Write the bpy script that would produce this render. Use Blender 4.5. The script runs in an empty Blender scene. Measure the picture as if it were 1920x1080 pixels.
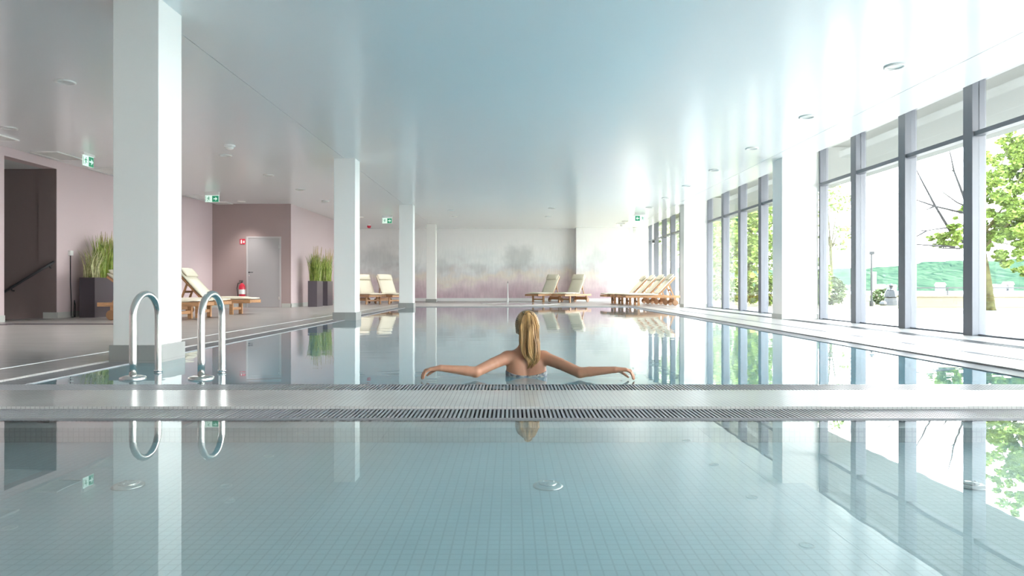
import bpy, math, random
import numpy as np
from mathutils import Vector, Matrix, Euler

# ------------------------------------------------------------------ camera, sky, exposure
SC = bpy.context.scene
COL = SC.collection
F, CU, CV, EYE = 1222.0, 959.0, 537.0, 0.63

cd = bpy.data.cameras.new('camera')
cam = bpy.data.objects.new('camera', cd)
COL.objects.link(cam)
cam.location = (0, 0, EYE)
cam.rotation_euler = (math.radians(90), 0, 0)
cd.sensor_width = 36.0
cd.lens = F * 36.0 / 1920.0
cd.shift_x = (960 - CU) / 1920.0
cd.shift_y = -(540 - CV) / 1920.0
cd.clip_end = 2000
cd.clip_start = 0.05
SC.camera = cam

W = bpy.data.worlds.new('sky')
SC.world = W
W.use_nodes = True
wn = W.node_tree
wn.nodes.clear()
w_out = wn.nodes.new('ShaderNodeOutputWorld')
w_bg = wn.nodes.new('ShaderNodeBackground')
# hazy summer sky: bright at the horizon, paler blue overhead
w_tc = wn.nodes.new('ShaderNodeTexCoord')
w_sp = wn.nodes.new('ShaderNodeSeparateXYZ')
w_rp = wn.nodes.new('ShaderNodeValToRGB')
w_rp.color_ramp.elements[0].position = 0.0
w_rp.color_ramp.elements[0].color = (1.0, 0.985, 0.96, 1)
w_rp.color_ramp.elements[1].position = 0.9
w_rp.color_ramp.elements[1].color = (0.22, 0.33, 0.46, 1)
w_e = w_rp.color_ramp.elements.new(0.35)
w_e.color = (0.72, 0.80, 0.86, 1)
wn.links.new(w_tc.outputs['Generated'], w_sp.inputs[0])
wn.links.new(w_sp.outputs['Z'], w_rp.inputs[0])
wn.links.new(w_rp.outputs[0], w_bg.inputs['Color'])
w_bg.inputs['Strength'].default_value = 1.35
wn.links.new(w_bg.outputs[0], w_out.inputs[0])

sl_d = bpy.data.lights.new('sun', 'SUN')
sl_d.energy = 3.2
sl_d.angle = math.radians(3)
sl_d.color = (1.0, 0.97, 0.90)
sun = bpy.data.objects.new('sun', sl_d)
COL.objects.link(sun)
sun.rotation_euler = (math.radians(-14), math.radians(30), 0)

SC.view_settings.view_transform = 'Standard'
SC.view_settings.look = 'None'
SC.view_settings.exposure = 4.24
SC.view_settings.gamma = 1.0
SC.view_settings.use_curve_mapping = False
SC.cycles.max_bounces = 10
SC.cycles.diffuse_bounces = 6
SC.cycles.glossy_bounces = 5
SC.cycles.transmission_bounces = 4
SC.cycles.transparent_max_bounces = 16
SC.cycles.caustics_reflective = False
SC.cycles.caustics_refractive = False
SC.cycles.sample_clamp_indirect = 6.0

R = random.Random(7)


def P(u, v, d):
    """the point at depth d seen at photo pixel (u, v)"""
    return ((u - CU) * d / F, d, EYE - (v - CV) * d / F)


# ------------------------------------------------------------------ materials
def mat(name, color, rough=0.5, spec=0.5, metal=0.0, emit=None, estr=0.0, noise=0.0, nscale=8.0, stretch=(1, 1, 1),
        sss=0.0, bump=0.0, c2=None):
    m = bpy.data.materials.new(name)
    m.use_nodes = True
    nt = m.node_tree
    b = nt.nodes['Principled BSDF']
    b.inputs['Base Color'].default_value = (*color, 1)
    b.inputs['Roughness'].default_value = rough
    b.inputs['Specular IOR Level'].default_value = spec
    b.inputs['Metallic'].default_value = metal
    if sss:
        b.inputs['Subsurface Weight'].default_value = sss
        b.inputs['Subsurface Radius'].default_value = (0.012, 0.005, 0.003)
        b.inputs['Subsurface Scale'].default_value = 1.0
    if emit:
        b.inputs['Emission Color'].default_value = (*emit, 1)
        b.inputs['Emission Strength'].default_value = estr
    if noise or bump:
        tc = nt.nodes.new('ShaderNodeTexCoord')
        mp = nt.nodes.new('ShaderNodeMapping')
        mp.inputs['Scale'].default_value = stretch
        nz = nt.nodes.new('ShaderNodeTexNoise')
        nz.inputs['Scale'].default_value = nscale
        nz.inputs['Detail'].default_value = 5
        nt.links.new(tc.outputs['Object'], mp.inputs['Vector'])
        nt.links.new(mp.outputs[0], nz.inputs['Vector'])
        if noise:
            rp = nt.nodes.new('ShaderNodeValToRGB')
            a = tuple(max(0, c * (1 - noise)) for c in color)
            e = c2 if c2 else tuple(min(1, c * (1 + noise)) for c in color)
            rp.color_ramp.elements[0].color = (*a, 1)
            rp.color_ramp.elements[1].color = (*e, 1)
            rp.color_ramp.elements[0].position = 0.3
            rp.color_ramp.elements[1].position = 0.7
            nt.links.new(nz.outputs['Fac'], rp.inputs[0])
            nt.links.new(rp.outputs[0], b.inputs['Base Color'])
        if bump:
            bp = nt.nodes.new('ShaderNodeBump')
            bp.inputs['Strength'].default_value = bump
            bp.inputs['Distance'].default_value = 0.02
            nt.links.new(nz.outputs['Fac'], bp.inputs['Height'])
            nt.links.new(bp.outputs[0], b.inputs['Normal'])
    return m


def tile_mat(name, c1, c2, grout, w, h, gap, rough=0.3, spec=0.5, offset=0.0, axis='xy', streak=0.0):
    m = bpy.data.materials.new(name)
    m.use_nodes = True
    nt = m.node_tree
    b = nt.nodes['Principled BSDF']
    b.inputs['Roughness'].default_value = rough
    b.inputs['Specular IOR Level'].default_value = spec
    tc = nt.nodes.new('ShaderNodeTexCoord')
    br = nt.nodes.new('ShaderNodeTexBrick')
    br.offset = offset
    br.squash = 1.0
    br.inputs['Color1'].default_value = (*c1, 1)
    br.inputs['Color2'].default_value = (*c2, 1)
    br.inputs['Mortar'].default_value = (*grout, 1)
    br.inputs['Scale'].default_value = 1.0
    br.inputs['Mortar Size'].default_value = gap
    br.inputs['Mortar Smooth'].default_value = 0.3
    br.inputs['Brick Width'].default_value = w
    br.inputs['Row Height'].default_value = h
    if axis == 'xy':
        nt.links.new(tc.outputs['Object'], br.inputs['Vector'])
    else:
        sp = nt.nodes.new('ShaderNodeSeparateXYZ')
        cb = nt.nodes.new('ShaderNodeCombineXYZ')
        nt.links.new(tc.outputs['Object'], sp.inputs[0])
        nt.links.new(sp.outputs['X' if axis[0] == 'x' else 'Y'], cb.inputs[0])
        nt.links.new(sp.outputs['Z' if axis[1] == 'z' else 'X'], cb.inputs[1])
        nt.links.new(cb.outputs[0], br.inputs['Vector'])
    nz = nt.nodes.new('ShaderNodeTexNoise')
    nz.inputs['Scale'].default_value = 2.5
    nz.inputs['Detail'].default_value = 6
    mx = nt.nodes.new('ShaderNodeMix')
    mx.data_type = 'RGBA'
    mx.blend_type = 'MULTIPLY'
    mx.inputs[0].default_value = 0.25 + streak
    smp = nt.nodes.new('ShaderNodeMapping')
    smp.inputs['Scale'].default_value = (0.5, 5.0, 1.0) if streak else (1, 1, 1)
    nt.links.new(tc.outputs['Object'], smp.inputs['Vector'])
    nt.links.new(smp.outputs[0], nz.inputs['Vector'])
    nt.links.new(br.outputs['Color'], mx.inputs[6])
    nt.links.new(nz.outputs['Fac'], mx.inputs[7])
    nt.links.new(mx.outputs[2], b.inputs['Base Color'])
    return m


def clear_mat(name, tint, r0, rough=0.0, bump=0.0, scale=(1, 1, 1), nscale=1.0, dist=0.01, body=None, cloud=0.0):
    """a clear surface: what lies behind it and a mirror image, shared out by Schlick's Fresnel rule"""
    m = bpy.data.materials.new(name)
    m.use_nodes = True
    nt = m.node_tree
    nt.nodes.clear()
    out = nt.nodes.new('ShaderNodeOutputMaterial')
    mix = nt.nodes.new('ShaderNodeMixShader')
    tr = nt.nodes.new('ShaderNodeBsdfTransparent')
    tr.inputs[0].default_value = (*tint, 1)
    gl = nt.nodes.new('ShaderNodeBsdfGlossy')
    gl.inputs['Roughness'].default_value = rough
    gl.inputs['Color'].default_value = (1, 1, 1, 1)
    lw = nt.nodes.new('ShaderNodeLayerWeight')
    lw.inputs['Blend'].default_value = 0.5
    pw = nt.nodes.new('ShaderNodeMath')
    pw.operation = 'POWER'
    pw.inputs[1].default_value = 5.0
    ma = nt.nodes.new('ShaderNodeMath')
    ma.operation = 'MULTIPLY_ADD'
    ma.inputs[1].default_value = 1 - r0
    ma.inputs[2].default_value = r0
    nt.links.new(lw.outputs['Facing'], pw.inputs[0])
    nt.links.new(pw.outputs[0], ma.inputs[0])
    nt.links.new(ma.outputs[0], mix.inputs[0])
    if body:
        # light scattered back by the water itself
        df = nt.nodes.new('ShaderNodeBsdfDiffuse')
        df.inputs[0].default_value = (*body, 1)
        m2 = nt.nodes.new('ShaderNodeMixShader')
        m2.inputs[0].default_value = cloud
        nt.links.new(tr.outputs[0], m2.inputs[1])
        nt.links.new(df.outputs[0], m2.inputs[2])
        nt.links.new(m2.outputs[0], mix.inputs[1])
    else:
        nt.links.new(tr.outputs[0], mix.inputs[1])
    nt.links.new(gl.outputs[0], mix.inputs[2])
    nt.links.new(mix.outputs[0], out.inputs[0])
    if bump:
        tc = nt.nodes.new('ShaderNodeTexCoord')
        mp = nt.nodes.new('ShaderNodeMapping')
        mp.inputs['Scale'].default_value = scale
        nz = nt.nodes.new('ShaderNodeTexNoise')
        nz.inputs['Scale'].default_value = nscale
        nz.inputs['Detail'].default_value = 2
        bp = nt.nodes.new('ShaderNodeBump')
        bp.inputs['Strength'].default_value = bump
        bp.inputs['Distance'].default_value = dist
        nt.links.new(tc.outputs['Object'], mp.inputs['Vector'])
        nt.links.new(mp.outputs[0], nz.inputs['Vector'])
        nt.links.new(nz.outputs['Fac'], bp.inputs['Height'])
        nt.links.new(bp.outputs[0], gl.inputs['Normal'])
    return m


M = {}
M['ceiling'] = mat('satin_ceiling', (0.91, 0.94, 0.955), rough=0.22, spec=1.0)
M['white'] = mat('white_plaster', (0.88, 0.87, 0.84), rough=0.55, spec=0.4)
M['whitepaint'] = mat('white_paint', (0.82, 0.82, 0.81), rough=0.35)
M['pink'] = mat('dusty_pink_wall', (0.62, 0.505, 0.515), rough=0.75, spec=0.2)
M['mauve'] = mat('dark_mauve_wall', (0.40, 0.31, 0.30), rough=0.75, spec=0.2)
M['brown'] = mat('dark_brown_wall', (0.21, 0.165, 0.16), rough=0.8, spec=0.2)
M['skirting'] = mat('pale_stone_skirting', (0.50, 0.51, 0.48), rough=0.4)
M['plinth'] = tile_mat('grey_plinth_tile', (0.38, 0.38, 0.36), (0.35, 0.35, 0.33), (0.3, 0.3, 0.28), 0.6, 0.3, 0.002, rough=0.35, axis='xz')
M['deck'] = tile_mat('grey_stone_deck', (0.56, 0.535, 0.515), (0.50, 0.48, 0.465), (0.43, 0.415, 0.40), 1.2, 0.2, 0.004, rough=0.3, offset=0.5, streak=0.25)
M['mosaic'] = tile_mat('pale_mosaic_strip', (0.70, 0.69, 0.665), (0.67, 0.66, 0.635), (0.48, 0.475, 0.455), 0.025, 0.025, 0.0022, rough=0.22)
M['pooltile'] = tile_mat('pale_blue_mosaic', (0.58, 0.69, 0.72), (0.56, 0.67, 0.70), (0.46, 0.56, 0.59), 0.0335, 0.0335, 0.0028, rough=0.35)
M['poolwall'] = tile_mat('pale_blue_mosaic_wall', (0.60, 0.74, 0.76), (0.57, 0.71, 0.74), (0.44, 0.57, 0.60), 0.0335, 0.0335, 0.0028, rough=0.35, axis='xz')
M['stepwall'] = tile_mat('pale_step_mosaic', (0.66, 0.68, 0.66), (0.63, 0.65, 0.63), (0.50, 0.52, 0.51), 0.025, 0.025, 0.002, rough=0.35, axis='xz')
M['deeptile'] = tile_mat('blue_pool_mosaic', (0.22, 0.60, 0.76), (0.21, 0.57, 0.73), (0.17, 0.48, 0.62), 0.05, 0.05, 0.004, rough=0.4)
M['deepwall'] = tile_mat('blue_pool_wall_mosaic', (0.22, 0.60, 0.76), (0.21, 0.57, 0.73), (0.17, 0.48, 0.62), 0.05, 0.05, 0.004, rough=0.4, axis='xz')
M['grate'] = mat('grey_plastic_grate', (0.34, 0.335, 0.345), rough=0.35)
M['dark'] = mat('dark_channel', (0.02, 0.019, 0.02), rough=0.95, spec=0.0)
M['steel'] = mat('brushed_steel', (0.72, 0.70, 0.67), rough=0.18, metal=1.0)
M['alu'] = mat('grey_aluminium', (0.155, 0.165, 0.19), rough=0.4, spec=0.5)
M['alulight'] = mat('pale_seal', (0.45, 0.46, 0.38), rough=0.5)
M['glass'] = clear_mat('window_glass', (0.96, 0.972, 0.97), 0.05)
M['water'] = clear_mat('pool_water', (0.88, 0.965, 0.975), 0.02, rough=0.012, bump=0.085, scale=(0.35, 1.0, 1.0), nscale=3.2, dist=0.02, body=(0.27, 0.56, 0.66), cloud=0.48)
M['shallow'] = clear_mat('still_water', (0.95, 0.985, 0.985), 0.02, rough=0.0, bump=0.02, scale=(0.6, 1.0, 1.0), nscale=2.6, dist=0.02)
M['teak'] = mat('teak_wood', (0.50, 0.27, 0.13), rough=0.5, noise=0.3, nscale=6, stretch=(1, 14, 14))
M['teakdark'] = mat('dark_teak_wood', (0.32, 0.17, 0.085), rough=0.5)
M['canvas'] = mat('cream_canvas', (0.78, 0.73, 0.60), rough=0.85, spec=0.2, noise=0.04, nscale=40)
M['rubber'] = mat('black_rubber', (0.03, 0.03, 0.03), rough=0.7)
M['planter'] = mat('aubergine_planter', (0.10, 0.085, 0.10), rough=0.28)
M['soil'] = mat('dark_soil', (0.05, 0.035, 0.025), rough=0.95, noise=0.4, nscale=60)
M['reed'] = mat('green_reed', (0.20, 0.34, 0.05), rough=0.6, noise=0.35, nscale=9, c2=(0.50, 0.58, 0.14))
M['stripegrass'] = mat('variegated_grass', (0.42, 0.45, 0.16), rough=0.6, noise=0.35, nscale=14, c2=(0.78, 0.76, 0.45))
M['plume'] = mat('grass_plume', (0.42, 0.34, 0.16), rough=0.8)
M['flower'] = mat('yellow_flower', (0.75, 0.55, 0.06), rough=0.6)
M['doorgrey'] = mat('grey_door_leaf', (0.40, 0.385, 0.39), rough=0.45)
M['doorframe'] = mat('pale_door_frame', (0.50, 0.48, 0.48), rough=0.4)
M['red'] = mat('red_enamel', (0.62, 0.02, 0.05), rough=0.3)
M['black'] = mat('black_plastic', (0.025, 0.025, 0.028), rough=0.5)
M['plastic'] = mat('white_plastic', (0.82, 0.82, 0.80), rough=0.4)
M['signwhite'] = mat('backlit_white', (0.7, 0.85, 0.78), rough=0.4, emit=(0.75, 1.0, 0.88), estr=0.03)
M['signgreen'] = mat('backlit_green', (0.02, 0.25, 0.13), rough=0.4, emit=(0.02, 0.35, 0.18), estr=0.02)
M['lampglass'] = mat('frosted_lamp', (0.75, 0.76, 0.74), rough=0.3)
M['chrome'] = mat('satin_reflector', (0.62, 0.63, 0.62), rough=0.25, metal=0.8)
M['terrace'] = mat('pale_terrace_paving', (0.24, 0.237, 0.228), rough=0.8, noise=0.05, nscale=3)
M['lawn'] = mat('dry_lawn', (0.07, 0.075, 0.028), rough=0.95, spec=0.1, noise=0.35, nscale=5, c2=(0.12, 0.12, 0.055))
M['concrete'] = mat('grey_canopy_render', (0.115, 0.122, 0.116), rough=0.8)
M['cream'] = mat('cream_wall_render', (0.23, 0.20, 0.145), rough=0.85)
M['lake'] = mat('lake_water', (0.25, 0.33, 0.35), rough=0.25, spec=0.8)
M['bark'] = mat('mossy_bark', (0.055, 0.047, 0.022), rough=0.95, spec=0.1, noise=0.4, nscale=9, bump=0.6, c2=(0.10, 0.095, 0.036))
M['twig'] = mat('bare_twig', (0.014, 0.012, 0.012), rough=0.9)
M['leaf'] = mat('bright_leaf', (0.115, 0.19, 0.028), rough=0.7, spec=0.15, noise=0.4, nscale=1.7, c2=(0.26, 0.35, 0.07))
M['leafdark'] = mat('deep_leaf', (0.05, 0.09, 0.03), rough=0.7, spec=0.15, noise=0.4, nscale=1.1, c2=(0.12, 0.165, 0.05))
M['hill'] = mat('wooded_hill', (0.012, 0.036, 0.032), rough=0.95, spec=0.0, noise=0.6, nscale=0.36, stretch=(2.2, .05, 1.6), c2=(0.034, 0.060, 0.036))
M['house'] = mat('white_house_wall', (0.13, 0.125, 0.125), rough=0.8)
M['tileroof'] = mat('brown_roof', (0.18, 0.12, 0.10), rough=0.8)
M['lamp'] = mat('grey_lamp_metal', (0.03, 0.031, 0.033), rough=0.5)
M['skin'] = mat('light_tan_skin', (0.48, 0.24, 0.15), rough=0.5, spec=0.35, sss=0.15, noise=0.06, nscale=14)
M['nail'] = mat('finger_nail', (0.62, 0.38, 0.31), rough=0.3)
M['hair'] = mat('blond_hair', (0.40, 0.20, 0.065), rough=0.42, spec=0.5, noise=0.45, nscale=26, stretch=(1, 1, 0.06), c2=(0.86, 0.54, 0.23))
M['hairdark'] = mat('darker_blond_hair', (0.22, 0.115, 0.045), rough=0.45, spec=0.5, noise=0.4, nscale=30, stretch=(1, 0.3, 0.3), c2=(0.55, 0.34, 0.14))
M['eye'] = mat('eye_white', (0.8, 0.78, 0.75), rough=0.2)
M['lip'] = mat('lip', (0.5, 0.17, 0.15), rough=0.4)


def bikini_mat():
    m = mat('patterned_bikini', (0.3, 0.3, 0.32), rough=0.6)
    nt = m.node_tree
    tc = nt.nodes.new('ShaderNodeTexCoord')
    vo = nt.nodes.new('ShaderNodeTexVoronoi')
    vo.inputs['Scale'].default_value = 55
    rp = nt.nodes.new('ShaderNodeValToRGB')
    e = rp.color_ramp.elements
    e[0].color = (0.04, 0.045, 0.06, 1)
    e[1].color = (0.65, 0.6, 0.48, 1)
    e.new(0.45).color = (0.22, 0.23, 0.27, 1)
    nt.links.new(tc.outputs['Object'], vo.inputs['Vector'])
    nt.links.new(vo.outputs['Color'], rp.inputs[0])
    nt.links.new(rp.outputs[0], nt.nodes['Principled BSDF'].inputs['Base Color'])
    return m


M['bikini'] = bikini_mat()


def mural_mat():
    """a misty heath: mauve ground, ochre reeds, grey haze, soft round trees"""
    m = bpy.data.materials.new('misty_heath_mural')
    m.use_nodes = True
    nt = m.node_tree
    L = nt.links.new
    b = nt.nodes['Principled BSDF']
    b.inputs['Roughness'].default_value = 0.7
    b.inputs['Specular IOR Level'].default_value = 0.2
    N = nt.nodes.new

    def math_(op, a, c=None, d=None):
        n = N('ShaderNodeMath')
        n.operation = op
        for i, q in enumerate((a, c, d)):
            if q is None:
                continue
            if isinstance(q, (int, float)):
                n.inputs[i].default_value = q
            else:
                L(q, n.inputs[i])
        return n.outputs[0]
    tc = N('ShaderNodeTexCoord')
    sp = N('ShaderNodeSeparateXYZ')
    L(tc.outputs['Object'], sp.inputs[0])
    x, z = sp.outputs['X'], sp.outputs['Z']

    def noise(scale, st, detail=4):
        mp = N('ShaderNodeMapping')
        mp.inputs['Scale'].default_value = st
        nz = N('ShaderNodeTexNoise')
        nz.inputs['Scale'].default_value = scale
        nz.inputs['Detail'].default_value = detail
        L(tc.outputs['Object'], mp.inputs[0])
        L(mp.outputs[0], nz.inputs['Vector'])
        return nz.outputs['Fac']
    nA = noise(0.8, (1, 1, 1.6), 7)
    nB = noise(2.2, (1.0, 1, 1.0), 6)
    nC = noise(5.0, (2.5, 1, 0.5), 5)
    zz = math_('MULTIPLY_ADD', nA, 1.3, math_('MULTIPLY_ADD', nB, 0.9, math_('SUBTRACT', z, 1.22)))
    f = math_('DIVIDE', zz, 3.1)
    rp = N('ShaderNodeValToRGB')
    cr = rp.color_ramp
    pts = [(0.0, (.60, .45, .50)), (.13, (.68, .55, .58)), (.21, (.78, .67, .67)), (.28, (.83, .76, .69)), (.37, (.78, .77, .77)),
           (.48, (.86, .89, .885)), (.62, (.92, .935, .92)), (.78, (.95, .945, .93)), (.95, (.95, .945, .93))]
    while len(cr.elements) < len(pts):
        cr.elements.new(0.5)
    for el, (p, c) in zip(cr.elements, pts):
        el.position = p
        el.color = (*c, 1)
    L(f, rp.inputs[0])
    fade = math_('SUBTRACT', 0.46, math_('MULTIPLY', z, 0.15))
    shade = math_('ADD', 1.0, math_('MULTIPLY', math_('SUBTRACT', nC, 0.5), fade))
    # soft tree crowns
    for (tx, tz, tr, amt) in ((0.30, 1.82, 0.95, .26), (-3.0, 1.55, .55, .12), (-1.5, 1.45, .45, .14), (-5.6, 1.9, 1.1, .20), (3.6, 1.7, .8, .12), (-4.4, 1.5, .6, .12)):
        dx = math_('SUBTRACT', x, tx)
        dz = math_('MULTIPLY', math_('SUBTRACT', z, tz), 1.15)
        dd = math_('SQRT', math_('ADD', math_('MULTIPLY', dx, dx), math_('MULTIPLY', dz, dz)))
        dd = math_('ADD', dd, math_('MULTIPLY_ADD', nB, 0.9, -0.45))
        q = N('ShaderNodeMapRange')
        q.interpolation_type = 'SMOOTHSTEP'
        L(dd, q.inputs[0])
        q.inputs[1].default_value = tr
        q.inputs[2].default_value = tr * 0.25
        q.inputs[3].default_value = 0.0
        q.inputs[4].default_value = amt
        shade = math_('MULTIPLY', shade, math_('SUBTRACT', 1.0, q.outputs[0]))
    mx = N('ShaderNodeMix')
    mx.data_type = 'RGBA'
    mx.blend_type = 'MULTIPLY'
    mx.inputs[0].default_value = 1.0
    L(rp.outputs[0], mx.inputs[6])
    cb = N('ShaderNodeCombineColor')
    for i in range(3):
        L(shade, cb.inputs[i])
    L(cb.outputs[0], mx.inputs[7])
    L(mx.outputs[2], b.inputs['Base Color'])
    return m


M['mural'] = mural_mat()


# ------------------------------------------------------------------ mesh building
class MB:
    def __init__(s):
        s.v, s.f = [], []

    def add(s, vs, fs, mx=None):
        o = len(s.v)
        s.v += [tuple(mx @ Vector(p)) if mx is not None else tuple(p) for p in vs]
        s.f += [tuple(i + o for i in f) for f in fs]
        return s

    def box(s, x0, x1, y0, y1, z0, z1, mx=None):
        vs = [(x, y, z) for x in (x0, x1) for y in (y0, y1) for z in (z0, z1)]
        return s.add(vs, [(0, 1, 3, 2), (4, 6, 7, 5), (0, 4, 5, 1), (2, 3, 7, 6), (0, 2, 6, 4), (1, 5, 7, 3)], mx)

    def tube(s, pts, r, n=10, cap=True, flat=1.0):
        pts = [Vector(p) for p in pts]
        rs = r if isinstance(r, (list, tuple)) else [r] * len(pts)
        base = len(s.v)
        t0 = (pts[1] - pts[0]).normalized()
        up = Vector((0, 0, 1)) if abs(t0.z) < 0.9 else Vector((1, 0, 0))
        a = t0.cross(up).normalized()
        for i, p in enumerate(pts):
            t = (pts[min(i + 1, len(pts) - 1)] - pts[max(i - 1, 0)])
            t = t.normalized() if t.length > 1e-9 else t0
            a = (a - t * a.dot(t))
            a = a.normalized() if a.length > 1e-6 else t.orthogonal().normalized()
            b = t.cross(a)
            for k in range(n):
                an = 2 * math.pi * k / n
                s.v.append(tuple(p + a * (rs[i] * math.cos(an)) + b * (rs[i] * flat * math.sin(an))))
        for i in range(len(pts) - 1):
            for k in range(n):
                k2 = (k + 1) % n
                s.f.append((base + i * n + k, base + i * n + k2, base + (i + 1) * n + k2, base + (i + 1) * n + k))
        if cap:
            s.f.append(tuple(base + k for k in range(n))[::-1])
            s.f.append(tuple(base + (len(pts) - 1) * n + k for k in range(n)))
        return s

    def lathe(s, prof, n=24, mx=None, cap=True):
        vs, fs = [], []
        for (r, z) in prof:
            for k in range(n):
                a = 2 * math.pi * k / n
                vs.append((r * math.cos(a), r * math.sin(a), z))
        for i in range(len(prof) - 1):
            for k in range(n):
                k2 = (k + 1) % n
                fs.append((i * n + k, i * n + k2, (i + 1) * n + k2, (i + 1) * n + k))
        if cap:
            fs.append(tuple(range(n))[::-1])
            fs.append(tuple((len(prof) - 1) * n + k for k in range(n)))
        return s.add(vs, fs, mx)

    def prism(s, poly, t, mx=None):
        """poly in (x, z), thickness t along y"""
        n = len(poly)
        vs = [(x, -t / 2, z) for x, z in poly] + [(x, t / 2, z) for x, z in poly]
        fs = [tuple(range(n)), tuple(range(2 * n - 1, n - 1, -1))] + [(i, (i + 1) % n + 0, (i + 1) % n + n, i + n)[::-1] for i in range(n)]
        return s.add(vs, fs, mx)

    def build(s, name, m, parent=None, smooth=False, bevel=0.0, loc=None, seg=2):
        me = bpy.data.meshes.new(name)
        me.from_pydata(s.v, [], s.f)
        me.materials.append(M[m] if isinstance(m, str) else m)
        me.validate()
        o = bpy.data.objects.new(name, me)
        COL.objects.link(o)
        if parent is not None:
            o.parent = parent
        if loc is not None:
            o.location = loc
        if smooth:
            for p in me.polygons:
                p.use_smooth = True
        if bevel:
            bv = o.modifiers.new('edge', 'BEVEL')
            bv.width = bevel
            bv.segments = seg
            bv.limit_method = 'ANGLE'
        me.update()
        return o


def tag(o, label, cat, group=None, kind=None):
    o['label'] = label
    o['category'] = cat
    if group:
        o['group'] = group
    if kind:
        o['kind'] = kind
    return o


def thing(name, label, cat, loc=(0, 0, 0), rz=0.0, group=None, kind=None):
    o = bpy.data.objects.new(name, None)
    COL.objects.link(o)
    o.location = loc
    o.rotation_euler = (0, 0, rz)
    o.empty_display_size = 0.1
    return tag(o, label, cat, group, kind)


def struct(name, mb, m, label, cat, bevel=0.0):
    return tag(mb.build(name, m, bevel=bevel), label, cat, kind='structure')


def copy_tree(o, parent=None):
    c = o.copy()
    COL.objects.link(c)
    if parent is not None:
        c.parent = parent
    for ch in [q for q in o.children]:
        copy_tree(ch, c)
    return c


# ------------------------------------------------------------------ the room
CEIL = 3.10
WATER = -0.02
XL, XR = -3.20, 3.63          # big pool, waterline left and right
YN, YF = 4.28, 20.3           # big pool, near and far waterline
SYF = 3.18                    # small pool, far waterline
SX = 4.6                      # small pool, half width
SYN = -4.0
GY = (3.42, 3.96)             # tiled strip between the gratings

fl = MB()
fl.box(-9.0, -3.43, 3.96, 28.0, -0.15, 0.0)            # left deck
fl.box(3.86, 6.2, 3.96, 28.0, -0.15, 0.0)              # right deck
fl.box(-3.43, 3.86, 20.55, 28.0, -0.15, 0.0)           # far deck
fl.box(-9.0, -SX - 0.25, -6.0, 3.96, -0.15, 0.0)
fl.box(SX + 0.25, 6.2, -6.0, 3.96, -0.15, 0.0)
fl.box(-SX - 0.25, SX + 0.25, -6.0, SYN, -0.15, 0.0)
struct('floor', fl, 'deck', 'grey stone tiled deck around the pools', 'floor')
struct('trim_2', MB().box(-SX - 0.25, SX + 0.25, GY[0], GY[1], -0.15, 0.0), 'mosaic', 'pale mosaic tiled strip between the two pools', 'tiled strip')

# big pool shell
LED = 0.32
sh = MB()
sh.box(XL - 0.25, XR + 0.25, YN - 0.3, YF + 0.25, -1.45, -1.32)
struct('floor_2', sh, 'deeptile', 'blue mosaic bottom of the big swimming pool', 'pool floor')
for nm_, zz0, zz1, mm_, lab_ in (('wall_pool', -1.32, -0.06, 'deepwall', 'blue mosaic sides of the big swimming pool under water'), ('trim_6', -0.06, -0.045, 'mosaic', 'shallow tiled ledge around the big swimming pool')):
    wl = MB()
    wl.box(XL, XL + LED, YN, YF, zz0, zz1)
    wl.box(XR - LED, XR, YN, YF, zz0, zz1)
    wl.box(XL + LED, XR - LED, YN, YN + LED, zz0, zz1)
    wl.box(XL + LED, XR - LED, YF - LED, YF, zz0, zz1)
    struct(nm_, wl, mm_, lab_, 'pool ledge' if mm_ == 'mosaic' else 'pool wall')
struct('water', MB().box(XL, XR, YN, YF, WATER - 0.0005, WATER), 'water', 'still blue water of the big swimming pool', 'water')

# small pool shell
sp = MB().box(-SX, SX, SYN, SYF, -0.2, -0.10)
struct('floor_3', sp, 'pooltile', 'pale blue mosaic bottom of the shallow pool', 'pool floor')
sl = MB().box(-SX, SX, 3.05, SYF, -0.14, -0.032)
struct('trim_3', sl, 'stepwall', 'tiled step under water along the shallow pool', 'pool step')
sd = MB()
sd.box(-SX - 0.2, -SX, SYN, SYF, -0.2, -0.03)
sd.box(SX, SX + 0.2, SYN, SYF, -0.2, -0.03)
struct('wall_shallow_pool', sd, 'poolwall', 'tiled sides of the shallow pool', 'pool wall')
struct('water_2', MB().box(-SX, SX, SYN, SYF, WATER - 0.0005, WATER), 'shallow', 'still clear water of the shallow pool in front', 'water')

# channels below the gratings
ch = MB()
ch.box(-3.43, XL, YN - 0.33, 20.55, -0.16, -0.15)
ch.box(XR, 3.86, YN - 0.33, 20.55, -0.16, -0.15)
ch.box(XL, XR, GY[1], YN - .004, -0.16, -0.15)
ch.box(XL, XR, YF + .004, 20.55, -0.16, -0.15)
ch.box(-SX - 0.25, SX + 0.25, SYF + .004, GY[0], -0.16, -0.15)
struct('trim_4', ch, 'dark', 'dark overflow channels under the pool gratings', 'channel')


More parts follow.
